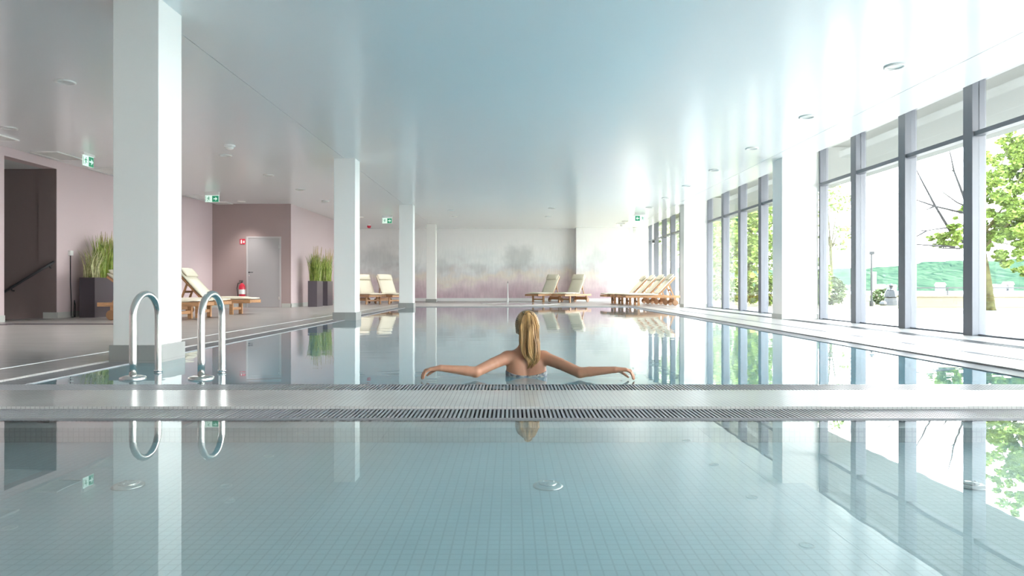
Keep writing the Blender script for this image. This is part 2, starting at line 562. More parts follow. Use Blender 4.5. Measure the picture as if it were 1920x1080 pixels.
def grating(name, x0, x1, y0, y1, along, label, pitch=0.0217):
    g = MB()
    z1, z0 = -0.013, -0.036

    def bar(a, c, d):
        # tapered bar: broad on top, thin below
        if along == 'x':
            vs = [(a - .0058, c, z1), (a + .0058, c, z1), (a + .001, c, z0), (a - .001, c, z0), (a - .0058, d, z1), (a + .0058, d, z1), (a + .001, d, z0), (a - .001, d, z0)]
        else:
            vs = [(c, a + .0058, z1), (c, a - .0058, z1), (c, a - .001, z0), (c, a + .001, z0), (d, a + .0058, z1), (d, a - .0058, z1), (d, a - .001, z0), (d, a + .001, z0)]
        g.add(vs, [(0, 1, 2, 3), (7, 6, 5, 4), (0, 4, 5, 1), (1, 5, 6, 2), (2, 6, 7, 3), (3, 7, 4, 0)])
    if along == 'x':
        n = int((x1 - x0) / pitch)
        for i in range(n):
            a = x0 + (i + 0.5) * (x1 - x0) / n
            bar(a, y0 + 0.006, y1 - 0.006)
        g.box(x0, x1, y0, y0 + 0.006, z1 - .010, z1)
        g.box(x0, x1, y1 - 0.006, y1, z1 - .010, z1)
    else:
        n = int((y1 - y0) / pitch)
        for i in range(n):
            a = y0 + (i + 0.5) * (y1 - y0) / n
            bar(a, x0 + 0.006, x1 - 0.006)
        g.box(x0, x0 + 0.008, y0, y1, z0, z1)
        g.box(x1 - 0.008, x1, y0, y1, z0, z1)
    o = g.build(name, 'grate')
    return tag(o, label, 'grating')


grating('overflow_grating', -3.43, 3.86, GY[1], YN, 'x', 'slatted pale grey grating along the near edge of the big pool, behind the tiled strip')
grating('overflow_grating', -SX - 0.25, SX + 0.25, SYF, GY[0], 'x', 'slatted pale grey grating along the shallow pool, in front of the tiled strip')
grating('overflow_grating', XR, 3.86, YN, 20.55, 'y', 'slatted grating along the window side of the big pool', 0.03)
grating('overflow_grating', -3.43, XL, YN, 20.55, 'y', 'slatted grating along the column side of the big pool', 0.03)
grating('overflow_grating', XL, XR, YF, 20.55, 'x', 'slatted grating along the far end of the big pool', 0.03)

# slot drains and window trench
tag(MB().box(-3.92, -3.885, 3.96, 22.9, 0.0, 0.003).build('slot_drain', 'whitepaint'), 'thin pale slot drain line in the deck behind the columns', 'drain')
tag(MB().box(4.365, 4.415, -6, 21.0, 0.0, 0.003).build('slot_drain', 'alu'), 'thin grey slot drain line in the deck on the window side', 'drain')

# ceiling
cl = MB()
cl.box(-9.0, -3.235, -6, 28, CEIL, CEIL + 0.12)
cl.box(-3.225, 4.96, -6, 28, CEIL, CEIL + 0.12)
cl.box(4.972, 5.62, -6, 28, CEIL, CEIL + 0.12)
struct('ceiling', cl, 'ceiling', 'glossy pale blue stretched ceiling over the pools', 'ceiling')
struct('ceiling_2', MB().box(-9.0, 6.3, -6, 28, CEIL + 0.24, CEIL + 0.36), 'white', 'white slab above the stretched ceiling at the windows', 'ceiling')

# walls
lw_ = MB()
lw_.box(-9.2, -8.95, -6, 11.5, 0, CEIL + 0.3)
lw_.box(-9.2, -8.95, 12.83, 19.6, 0, CEIL + 0.3)
lw_.box(-9.2, -8.95, 11.5, 12.83, 2.94, CEIL + 0.3)
struct('wall_left', lw_, 'pink', 'dusty pink wall on the left with a stair doorway', 'wall')
lb = MB()
lb.box(-8.95, -8.935, -6, 11.5, 0, 0.12)
lb.box(-8.95, -8.935, 12.83, 19.5, 0, 0.12)
lb.box(-9.2, -8.935, 12.798, 12.812, 0, 0.12)
struct('baseboard_left', lb, 'skirting', 'pale stone skirting along the pink left wall', 'baseboard')
# stair lobby behind the doorway
sr = MB()
sr.box(-12.6, -9.2, 12.83, 13.0, -2.0, 3.0).box(-9.3, -8.952, 12.812, 12.832, 0.0, 2.94)
sr.box(-12.6, -9.2, 11.3, 11.5, -2.0, 3.0)
sr.box(-12.8, -12.6, 11.3, 13.0, -2.0, 3.0)
struct('wall_stair', sr, 'brown', 'dark brown wall of the stair behind the doorway', 'wall')
struct('ceiling_3', MB().box(-12.8, -9.2, 11.3, 13.0, 2.94, 3.1), 'ceiling', 'grey ceiling of the stair lobby', 'ceiling')
st = MB()
st.box(-9.45, -8.99, 11.5, 12.83, -0.15, 0.0)
for i in range(9):
    st.box(-9.45 - 0.3 * (i + 1), -9.45 - 0.3 * i, 11.5, 12.83, -2.0, -0.17 * (i + 1))
struct('floor_4', st, 'deck', 'stair steps going down behind the doorway', 'stairs')

# block that juts out, with the grey door
bk = MB()
bk.box(-9.2, -6.60, 19.5, 19.7, 0, CEIL + 0.3)
struct('wall_block', bk, 'mauve', 'dark mauve wall with the grey door', 'wall')
bs = MB().box(-6.80, -6.598, 19.503, 28.0, 0, CEIL + 0.3)
struct('wall_side', bs, 'pink', 'pink side wall behind the tall planters', 'wall')
bb = MB()
bb.box(-9.0, -7.95, 19.485, 19.5, 0, 0.12)
bb.box(-6.87, -6.585, 19.485, 19.5, 0, 0.12)
bb.box(-6.60, -6.585, 19.485, 28.0, 0, 0.12)
struct('baseboard_block', bb, 'skirting', 'pale stone skirting around the mauve block', 'baseboard')

# far wall and mural
struct('wall_far', MB().box(-6.8, 6.3, 28.0, 28.2, 0, CEIL + 0.3), 'mural', 'far wall painted with a misty mauve heath mural', 'wall')
struct('wall_far_panel', MB().box(2.72, 4.98, 27.35, 28.0, 0, CEIL), 'mural', 'projecting right part of the far mural wall', 'wall')
struct('wall_far_corner', MB().box(4.95, 6.3, 27.96, 28.0, 0, CEIL), 'white', 'plain white wall between the mural and the windows', 'wall')
fb = MB()
fb.box(-6.6, 2.72, 27.985, 28.0, 0, 0.13)
fb.box(2.705, 4.995, 27.335, 27.35, 0, 0.13)
struct('baseboard_far', fb, 'whitepaint', 'white skirting below the far mural', 'baseboard')
bw_ = MB().box(-9.2, 6.3, -6.2, -6.0, 0, CEIL + 0.3)
struct('wall_back', bw_, 'white', 'white wall behind the camera', 'wall')
struct('trim_1', MB().box(-8.2, -6.3, 10.75, 10.93, 0.0, 0.012), 'planter', 'dark metal strip in the deck before the stair doorway', 'floor strip', bevel=0.003)
struct('trim_5', MB().box(-8.95, -8.2, 10.6, 10.95, 0.0, 0.010), 'planter', 'dark door mat beside the pink wall', 'mat', bevel=0.003)

# columns
cols = [('square white column nearest the camera, behind the steel pool handrails', -3.40, -3.01, 5.56, 5.95),
        ('square white column at the pool edge, before the tall planters', -3.42, -3.01, 12.55, 12.93),
        ('square white column at the pool edge, before the pair of left loungers', -3.39, -2.97, 19.65, 20.03),
        ('slim white column farthest back, on the deck before the mural', -3.37, -3.0, 25.8, 26.18)]
for i, (lab, x0, x1, y0, y1) in enumerate(cols):
    zb = -1.32 if i < 3 else 0.0
    t = thing('column', lab, 'column', ((x0 + x1) / 2, (y0 + y1) / 2, 0), kind='structure')
    hx, hy = (x1 - x0) / 2, (y1 - y0) / 2
    MB().box(-hx, hx, -hy, hy, 0.12, CEIL).build('shaft', 'white', t, bevel=0.006)
    MB().box(-hx - 0.022, hx + 0.022, -hy - 0.022, hy + 0.022, zb, 0.13).build('plinth', 'plinth', t, bevel=0.004)
for lab, y0 in (('broad white pillar between the near and middle windows', 12.5), ('broad white pillar between the middle and far windows', 19.6),
                ('broad white pillar beside the nearest window, outside the view', 5.2), ('broad white pillar behind the camera at the windows', -1.9)):
    t = thing('window_pillar', lab, 'pillar', (5.525, y0 + 0.23, 0), kind='structure')
    MB().box(-0.335, 0.36, -0.23, 0.23, 0.09, CEIL + 0.2).build('shaft', 'white', t, bevel=0.006)
    MB().box(-0.347, 0.36, -0.242, 0.242, 0.0, 0.098).build('plinth', 'skirting', t, bevel=0.003)

# window bays
bays = [(1, 5.66, 12.5, [7.07, 8.39, 9.81, 11.2]), (2, 12.96, 19.6, [14.05, 15.42, 16.8, 18.15]), (3, 20.06, 28.0, [21.4, 22.75, 24.07, 25.4, 26.8]),
        (4, -1.44, 5.2, [0.0, 1.4, 2.8, 4.1]), (5, -6.0, -1.9, [-4.6, -3.2])]
nm = {1: 'near', 2: 'middle', 3: 'far', 4: 'nearest', 5: 'rearmost'}
for n, y0, y1, ms in bays:
    w = thing('window_%d' % n, '%s bay of tall grey framed windows to the terrace' % nm[n], 'window', (5.95, y0, 0), kind='structure')
    ln = y1 - y0
    fr = MB()
    fr.box(-0.06, 0.10, 0, 0.06, 0, 3.32).box(-0.06, 0.10, ln - 0.06, ln, 0, 3.32)
    fr.box(-0.02, 0.10, 0.06, ln - 0.06, 3.26, 3.32).box(0.0, 0.09, 0.06, ln - 0.06, 0.0, 0.022)
    fr.build('window_frame', 'alu', w, bevel=0.004)
    ys = [0.06] + [q - y0 for q in ms] + [ln - 0.06]
    for q in ms:
        MB().box(-0.08, 0.10, q - y0 - 0.085, q - y0 + 0.085, 0, 3.32).build('mullion', 'alu', w, bevel=0.005)
    for a, c in zip(ys[:-1], ys[1:]):
        a2 = a + (0.085 if a != ys[0] else 0)
        c2 = c - (0.085 if c != ys[-1] else 0)
        MB().box(-0.06, 0.06, a2, c2, 2.545, 2.605).build('transom', 'alu', w, bevel=0.003)
        MB().box(0.0, 0.014, a2, c2, 0.022, 2.545).build('pane', 'glass', w)
        MB().box(0.0, 0.014, a2, c2, 2.605, 3.26).build('pane', 'glass', w)
    # heating trench in the floor along the bay
    if n == 3:
        continue
    g = MB()
    g.box(5.16 - 5.95, 5.19 - 5.95, 0.1, ln - 0.1, 0, 0.004).box(5.33 - 5.95, 5.36 - 5.95, 0.1, ln - 0.1, 0, 0.004)
    for k in range(5):
        a = 5.205 + k * 0.026 - 5.95
        g.box(a, a + 0.012, 0.1, ln - 0.1, 0, 0.003)
    tr = g.build('trench_grille', 'lamp')
    tr.location = (5.95, y0, 0)
    tag(tr, 'grey linear heating grille in the deck along the %s windows' % nm[n], 'grille')

# ------------------------------------------------------------------ outside
gd = MB().box(6.2, 21.5, -30, 21.2, -0.4, -0.10).box(-20, 6.2, -30, -6.2, -0.4, -0.10)
struct('ground', gd, 'terrace', 'pale paved terrace outside the windows', 'terrace')
gd2 = MB().box(6.2, 60, 21.2, 60, -0.4, -0.10)
struct('ground_2', gd2, 'lawn', 'dry lawn beyond the terrace', 'lawn')
gd3 = MB().box(21.5, 60, -30, 21.2, -0.4, -0.10)
struct('ground_3', gd3, 'terrace', 'pale terrace paving towards the lake', 'terrace')
struct('canopy', MB().box(6.1, 8.75, -12, 27.0, 3.33, 3.75), 'concrete', 'white canopy slab outside above the windows', 'canopy')
lk = MB()
lk.add([(-300, 60, -1.5), (900, 60, -1.5), (900, 330, -1.5), (-300, 330, -1.5)], [(0, 1, 2, 3)])
lk.add([(60, -200, -1.5), (900, -200, -1.5), (900, 60, -1.5), (60, 60, -1.5)], [(0, 1, 2, 3)])
struct('lake', lk, 'lake', 'pale lake between the terrace and the wooded hills', 'lake')

hv, hf = [], []
NX, NY = 150, 26
hr = np.random.RandomState(3)
ph = hr.rand(14) * 6.28
for j in range(NY):
    for i in range(NX):
        x = -350 + i * 9.0
        y = 300 + j * 6.0
        t = j / (NY - 1)
        ridge = 10.5 + 2.2 * math.sin(x * 0.011 + ph[0]) + 1.4 * math.sin(x * 0.031 + ph[1]) + 0.6 * math.sin(x * 0.09 + ph[2])
        z = -1.6 + (ridge + 1.6) * (1 - (1 - min(1, t * 1.15)) ** 1.7) * 1.3 + (hr.rand() - 0.5) * 2.4 * min(1, 0.25 + t)
        hv.append((x + (hr.rand() - .5) * 5, y + (hr.rand() - .5) * 4, z))
for j in range(NY - 1):
    for i in range(NX - 1):
        a = j * NX + i
        hf.append((a, a + 1, a + NX + 1, a + NX))
struct('hills', MB().add(hv, hf), 'hill', 'green wooded hills on the far shore of the lake', 'hills')

for k, (u, wpx, hh, lab) in enumerate([(1555, 12, 3.2, 'white house group at the shore behind the round bush'), (1600, 8, 2.6, 'small white house at the shore left of the thin lamp post'),
                                  (1650, 13, 3.0, 'long white house at the shore right of the thin lamp post'), (1672, 9, 2.8, 'white house at the shore above the lantern'),
                                  (1763, 9, 3.8, 'large white house with dark roof at the shore'), (1870, 22, 3.0, 'low white boathouse row at the shore beside the trunk'),
                                  (1890, 9, 4.2, 'white gabled house at the shore right of the trunk')]):
    d = 292.0
    x = (u - CU) * d / F
    wd = wpx * d / F
    h = thing('house', lab, 'house', (x, d, -1.4), group='houses on the far shore')
    MB().box(-wd / 2, wd / 2, -2, 2, 0, hh * .65).build('wall', 'house', h)
    MB().prism([(-wd / 2 - .3, hh * .65), (wd / 2 + .3, hh * .65), (wd * .3, hh), (-wd * .3, hh)], 4.6).build('roof', 'tileroof', h)

# low boundary wall
bw = thing('boundary_wall', 'low cream boundary wall behind the tree on the terrace', 'wall', (14.2, 22.6, -0.1))
MB().box(-0.6, 12, 0, 0.3, 0, 0.36).build('wall_body', 'cream', bw)
MB().box(-0.65, 12, -0.05, 0.35, 0.36, 0.42).build('coping', 'cream', bw, bevel=0.01)
rl = MB().box(-0.6, 12, 0.13, 0.17, 0.66, 0.70)
for k in range(9):
    rl.box(-0.5 + k * 1.5, -0.46 + k * 1.5, 0.13, 0.17, 0.42, 0.66)
rl.build('rail', 'lamp', bw)


def leaf_cloud(mb, c, rad, n, size, rng, squash=1.0, hollow=0.35):
    for _ in range(n):
        while True:
            p = Vector((rng.uniform(-1, 1), rng.uniform(-1, 1), rng.uniform(-1, 1)))
            if hollow < p.length < 1:
                break
        p = Vector((p.x * rad, p.y * rad, p.z * rad * squash)) + Vector(c)
        e = Euler((rng.uniform(-1.0, 1.0), rng.uniform(-1.0, 1.0), rng.uniform(0, 6.28))).to_matrix()
        s = size * rng.uniform(0.6, 1.3)
        q = [p + e @ Vector(v) for v in ((0, -s, 0), (s * .6, -s * .2, s * .12), (s * .35, s * .6, 0), (0, s, s * .1), (-s * .35, s * .6, 0), (-s * .6, -s * .2, s * .12))]
        mb.add(q, [(0, 1, 2, 3, 4, 5)])


def blob_tree(loc, blobs, label, leafmat, trunk_r=0.15, trunk_h=2.0, leaf=0.09, density=260, name='broadleaf_tree', group=None, seed=1, cat='tree'):
    rng = random.Random(seed)
    t = thing(name, label, cat, loc, group=group)
    MB().tube([(0, 0, 0), (0.03, 0, trunk_h * .5), (0, 0.03, trunk_h)], [trunk_r * 1.15, trunk_r, trunk_r * .8], 10).build('trunk', 'bark', t, smooth=True)
    br = MB()
    lf = MB()
    for (x, y, z, r) in blobs:
        br.tube([(0, 0, trunk_h * .85), (x * .5, y * .5, (trunk_h + z) * .5 + .1), (x, y, z)], [trunk_r * .5, trunk_r * .3, trunk_r * .12], 6)
        leaf_cloud(lf, (x, y, z), r, int(density * r * r), leaf, rng, .8)
    br.build('branches', 'bark', t, smooth=True)
    lf.build('foliage', leafmat, t)
    return t


# the maple just outside, trunk in view
tb = P(1852, 584, 19.8)
mt = thing('maple_tree', 'leafy maple with mossy leaning trunk on the terrace, right window', 'tree', (tb[0], tb[1], -0.1))
B0 = Vector((tb[0], tb[1], -0.1))


def loc_px(u, v, d=19.8):
    return Vector(P(u, v, d)) - B0


MB().tube([loc_px(1853, 590), loc_px(1852, 575), loc_px(1848, 540), loc_px(1842, 500), loc_px(1838, 470), loc_px(1834, 430), loc_px(1832, 380), loc_px(1826, 320), loc_px(1822, 250), loc_px(1818, 170)],
          [.25, .185, .18, .165, .145, .12, .09, .06, .04, .02], 14).build('trunk', 'bark', mt, smooth=True)
mbr = MB()
for pts, r in [([(1838, 470), (1870, 440), (1910, 400), (1960, 370)], .05), ([(1836, 450), (1880, 390), (1925, 310)], .045), ([(1833, 420), (1815, 430), (1785, 445)], .028),
               ([(1832, 390), (1860, 350), (1890, 280)], .04), ([(1834, 420), (1880, 455), (1930, 470)], .03)]:
    mbr.tube([loc_px(*q) for q in pts], [r * (1 - .7 * i / (len(pts) - 1)) for i in range(len(pts))], 7)
mbr.build('branches', 'bark', mt, smooth=True)
mtw = MB()
for pts, r in [([(1806, 455), (1780, 430), (1754, 387), (1729, 340), (1715, 312)], .028), ([(1806, 424), (1775, 427), (1739, 432), (1700, 434), (1660, 436)], .013),
               ([(1832, 404), (1792, 396), (1751, 386), (1701, 369), (1650, 352)], .02), ([(1790, 463), (1758, 461), (1703, 457), (1678, 461), (1650, 471)], .014),
               ([(1800, 466), (1753, 465), (1703, 464)], .010), ([(1739, 432), (1723, 441), (1703, 450), (1690, 458)], .011),
               ([(1822, 410), (1800, 350), (1789, 322), (1782, 289), (1776, 268)], .02), ([(1832, 395), (1795, 380), (1770, 362), (1753, 345)], .012),
               ([(1754, 387), (1740, 392), (1715, 390)], .008), ([(1751, 386), (1735, 395), (1712, 400)], .006), ([(1789, 322), (1783, 318), (1781, 312)], .007)]:
    mtw.tube([loc_px(u, v, 19.8 - .004 * (1830 - u)) for u, v in pts], [(r * 1.5 + .012) * (1 - .75 * i / (len(pts) - 1)) for i in range(len(pts))], 6)
mtw.build('bare_branches', 'twig', mt, smooth=True)
mlf = MB()
rng = random.Random(21)
for (u, v, dd, r) in [(1782, 447, 0, .42), (1765, 452, .2, .28), (1800, 430, -.2, .35), (1845, 350, 0, .55), (1860, 420, .3, .6), (1850, 300, -.4, .42), (1890, 380, -.3, .7), (1900, 320, .4, .6),
                      (1905, 270, 0, .5), (1900, 450, -.5, .6), (1880, 480, .2, .38), (1930, 430, 0, .7), (1950, 340, .3, .8), (1990, 400, -.4, .9), (1995, 290, 0, .9), (2040, 350, .3, 1.0),
                      (1842, 455, .4, .35), (1815, 395, .3, .3), (1870, 250, .5, .35), (1930, 220, 0, .6), (2060, 220, 0, 1.0), (1975, 130, .2, .9), (1918, 495, -.2, .25), (1800, 455, .1, .25)]:
    c = loc_px(u, v, 19.8 + dd * 2)
    for _ in range(max(6, int(30 * r))):
        q = c + Vector((rng.gauss(0, .5), rng.gauss(0, .5), rng.gauss(0, .45))) * r
        leaf_cloud(mlf, q, r * rng.uniform(.18, .36), int(260 * r * r + 26), .060, rng, .75, 0.0)
mlf.build('foliage', 'leaf', mt)

blob_tree((12.4, 34, -0.1), [(0, 0, 3.5, 2.0), (-1.2, -.5, 2.4, 1.6), (1.1, .4, 2.6, 1.5), (.3, 0, 5.2, 1.8), (-.8, .5, 4.6, 1.6)], 'dense green tree behind the middle windows, nearest the white pillar', 'leaf', seed=4, leaf=.13, density=380)
blob_tree((12.6, 38, -0.1), [(0, 0, 3.2, 1.9), (-1.3, 0, 4.2, 1.7), (.9, 0, 4.8, 1.6), (-1.5, -1, 2.2, 1.5)], 'dark green tree in the centre of the middle windows', 'leafdark', seed=5, leaf=.14, density=360)
blob_tree((12.9, 46, -0.1), [(0, 0, 4.0, 1.3), (-.7, 0, 5.6, 1.3), (.6, 0, 2.7, 1.1)], 'slim green tree at the left side of the middle windows', 'leafdark', seed=6, leaf=.15, density=300)
blob_tree((11.6, 50, -0.1), [(0, 0, 4.4, 2.2), (-1.5, 0, 3, 1.9), (1.5, 0, 5.5, 1.8), (0, 0, 6.6, 1.8)], 'pale green tree behind the far windows', 'leaf', seed=8, leaf=.17, density=230)
blob_tree((16.9, 34.5, -0.1), [(-.3, 0, 6.3, 1.0), (.5, 0, 5.2, .75), (-.6, 0, 4.9, .7), (-.65, 0, 3.6, .5), (.7, 0, 3.6, .55), (.6, 0, 2.9, .35)], 'airy tree behind the round bush at the near windows', 'leaf', seed=9, leaf=.11, density=300, trunk_h=3.2, trunk_r=.09)


def bush(loc, w, h, label, m, n, leaf, seed, name='round_bush', flowers=0, group=None):
    rng = random.Random(seed)
    t = thing(name, label, 'bush', loc, group=group)
    lf, stm = MB(), MB()
    for k in range(7):
        a = rng.uniform(0, 6.28)
        stm.tube([(0, 0, 0), (math.cos(a) * w * .3, math.sin(a) * w * .3, h * .45), (math.cos(a) * w * .5, math.sin(a) * w * .5, h * .75)], [.02, .014, .006], 5)
    for _ in range(n):
        p = Vector((rng.gauss(0, 1), rng.gauss(0, 1), rng.gauss(0, 1))).normalized() * rng.uniform(.72, 1.0)
        zz = h * .5 + p.z * h * .5
        k = (1 - .35 * max(0, zz / h - .4))
        leaf_cloud(lf, (p.x * w * k, p.y * w * k, zz), .05, 1, leaf, rng, 1, 0)
    stm.build('stems', 'twig', t, smooth=True)
    lf.build('foliage', m, t)
    for k in range(flowers):
        a = rng.uniform(-2.6, -.6)
        fb_ = MB()
        c = Vector((math.cos(a) * w * .9, math.sin(a) * w * .9, h * rng.uniform(.8, 1.1)))
        for q in range(9):
            an = q / 9 * 6.283
            dv = Vector((math.cos(an), -.2, math.sin(an)))
            pv = Vector((-math.sin(an), 0, math.cos(an)))
            fb_.add([c, c + dv * .06 + pv * .03, c + dv * .13, c + dv * .06 - pv * .03], [(0, 1, 2, 3)])
        fb_.build('flower', 'flower', t)
    return t


g = P(1556, 572, 26)
bush((g[0], 26, -.1), .62, 1.15, 'tall round clipped bush before the lake at the near windows', 'leafdark', 1500, .07, 31)
g = P(1540, 572, 25)
bush((g[0] - .2, 24.6, -.1), .4, 1.9, 'upright green shrub beside the window pillar', 'leaf', 900, .07, 32, name='upright_shrub')
g = P(1655, 575, 26.2)
bush((g[0], 26.3, -.1), .42, .62, 'low grey-green bush beside the lantern', 'leafdark', 600, .06, 33, name='low_bush')
for (u, d, w, h, lab, sd_) in ((1408, 27, .55, 1.3, 'flowering bush with a yellow bloom in the middle windows', 34), (1375, 30, .6, 1.1, 'leafy bush left of the yellow bloom', 35), (1440, 24.6, .45, 1.2, 'leafy bush right of the yellow bloom', 36), (1345, 33, .6, 1.2, 'leafy bush at the left end of the middle windows', 37)):
    g = P(u, 572, d)
    bush((g[0], d, -.1), w, h, lab, 'leaf', 800, .08, sd_, name='garden_bush', flowers=4 if sd_ == 34 else 0)

# garden fence, lamp, lantern
fe = thing('garden_fence', 'thin dark garden fence beside the round bush', 'fence', (P(1550, 570, 27)[0], 27, -.1))
for k in range(4):
    MB().tube([(k * .62, 0, 0), (k * .62, 0, .72)], .018, 6).build('post', 'lamp', fe)
for zz in (.12, .62):
    MB().tube([(0, 0, zz), (1.86, 0, zz)], .014, 6).build('rail', 'lamp', fe)
gp = MB()
for k in range(6):
    gp.tube([(1.40 + k * .09, 0, .12), (1.40 + k * .09, 0, .62)], .008, 5)
gp.build('gate_bars', 'lamp', fe)
lp = thing('street_lamp', 'thin grey lamp post on the terrace edge', 'lamp', (P(1634, 575, 24.0)[0], 24.0, -.1))
MB().tube([(0, 0, 0), (0, 0, .2)], .07, 10).build('base', 'lamp', lp)
MB().tube([(0, 0, .2), (0, 0, 1.95)], .032, 8).build('pole', 'lamp', lp)
MB().box(-.08, .1, -.05, .05, 1.9, 2.02).build('lamp_head', 'lamp', lp, bevel=.015)
ms_ = thing('white_mast', 'slim white mast standing behind the lamp post', 'mast', (P(1640, 560, 30)[0], 30, -.1))
MB().tube([(0, 0, 0), (0, 0, 1.4)], .075, 8).build('pole', 'plastic', ms_, smooth=True)
MB().lathe([(.12, 0), (.12, .04), (.08, .05)], 12).build('base', 'plastic', ms_)
ln_ = thing('garden_lantern', 'dark stone lantern with a pointed cap among pale rocks', 'lantern', (P(1671, 575, 25)[0], 25, -.1))
MB().lathe([(.26, 0), (.24, .2), (.2, .3)], 10).build('base', 'house', ln_)
MB().lathe([(.16, .30), (.27, .33), (.2, .56), (.14, .6)], 8).build('lantern_body', 'lamp', ln_)
MB().lathe([(.18, .60), (.05, .66), (.06, .72), (.09, .76), (.03, .84)], 8).build('cap', 'lamp', ln_)
for k, (dx, s_, lab) in enumerate(((-.42, .14, 'pale garden rock left of the dark lantern'), (.36, .16, 'pale garden rock right of the dark lantern'))):
    rk = MB()
    rk.lathe([(s_ * .7, 0), (s_, s_ * .5), (s_ * .7, s_ * 1.1), (s_ * .2, s_ * 1.3)], 7)
    o = rk.build('garden_rock', 'house')
    o.location = (P(1671, 575, 25)[0] + dx, 24.8, -.1)
    tag(o, lab, 'rock')

# ------------------------------------------------------------------ ceiling fittings
FILL_SPOT = bpy.data.lights.new('downlight_fill', 'SPOT')  # added fill for the left side; the downlights themselves are off
FILL_SPOT.energy = 10.0
FILL_SPOT.spot_size = math.radians(84)
FILL_SPOT.spot_blend = 0.9
FILL_SPOT.shadow_soft_size = 0.06
FILL_SPOT.color = (1.0, 0.95, 0.90)


def downlight():
    t = thing('downlight', '', 'ceiling light')
    MB().lathe([(.082, .0), (.112, .0), (.114, -.014), (.086, -.018), (.080, .0)], 28, cap=False).build('trim_ring', 'plastic', t, smooth=True)
    lo = bpy.data.objects.new('lamp', FILL_SPOT)  # added fill spot below a fitting that is really unlit
    COL.objects.link(lo)
    lo.parent = t
    lo.location = (0, 0, -.03)
    MB().lathe([(.082, -.002), (.066, -.0045), (.03, -.006), (.001, -.0065)], 28, cap=True).build('reflector', 'lampglass', t, smooth=True)
    return t


dl0 = downlight()
dls = []
ordn = ['nearest', 'second', 'third', 'fourth', 'fifth', 'sixth', 'seventh', 'eighth', 'ninth', 'tenth', 'eleventh']
for i in range(9):
    dls.append((4.30, 7.31 + i * 2.17, '%s round downlight in the ceiling row by the windows, counting from the camera' % ordn[i], 'downlights by the windows'))
for i, yy in enumerate([7.86, 10.06, 12.27, 14.44, 16.6, 18.85, 21.0, 23.2]):
    dls.append((-5.38, yy, '%s round downlight in the ceiling row behind the columns, counting from the camera' % ordn[i], 'downlights behind the columns'))
for i, yy in enumerate([10.16, 14.5, 18.9]):
    dls.append((-7.83, yy, '%s round downlight in the row next to the pink wall, counting from the camera' % ordn[i], 'downlights by the pink wall'))
for i, (xx, yy) in enumerate([(1.27, 20.5), (1.30, 23.0), (-1.95, 21.1), (-2.02, 23.0)]):
    dls.append((xx, yy, ['right front', 'right rear', 'left front', 'left rear'][i] + ' of four faint downlights over the far end of the pool', 'downlights over the pool end'))
for i, (x, y, lab, gr) in enumerate(dls):
    o = dl0 if i == 0 else copy_tree(dl0)
    o.location = (x, y, CEIL)
    o['label'] = lab
    o['group'] = gr

for i, (y0, y1) in enumerate([(10.3, 11.0), (11.9, 12.65), (13.55, 14.25), (17.6, 18.3), (19.0, 19.45)]):
    t = thing('ceiling_vent', ['vent grille in the ceiling nearest the camera by the pink wall', 'vent grille in the ceiling above the stair doorway', 'vent grille in the ceiling behind the slanted exit sign',
                               'vent grille in the ceiling behind the exit sign over the left loungers', 'vent grille in the ceiling at the corner of the mauve wall'][i], 'vent', (-8.55, (y0 + y1) / 2, CEIL), group='vents along the pink wall')
    h = (y1 - y0) / 2
    fm = MB()
    fm.box(-.215, .215, -h, -h + .035, -.022, 0).box(-.215, .215, h - .035, h, -.022, 0).box(-.25, -.215, -h, h, -.022, 0).box(.215, .25, -h, h, -.022, 0)
    fm.build('frame', 'plastic', t, bevel=.002)
    sl_ = MB()
    for k in range(9):
        a = -.2 + k * .045
        sl_.box(a, a + .03, -h + .035, h - .035, -.009, -.004)
    sl_.build('slats', 'plastic', t)

t = thing('smoke_detector', 'white domed smoke detector on the ceiling', 'smoke detector', (-4.93, 11.4, CEIL))
MB().lathe([(.095, 0), (.095, -.02), (.085, -.03)], 24).build('base', 'plastic', t, smooth=True)
MB().lathe([(.07, -.03), (.062, -.06), (.035, -.075), (.002, -.078)], 24).build('dome', 'plastic', t, smooth=True)


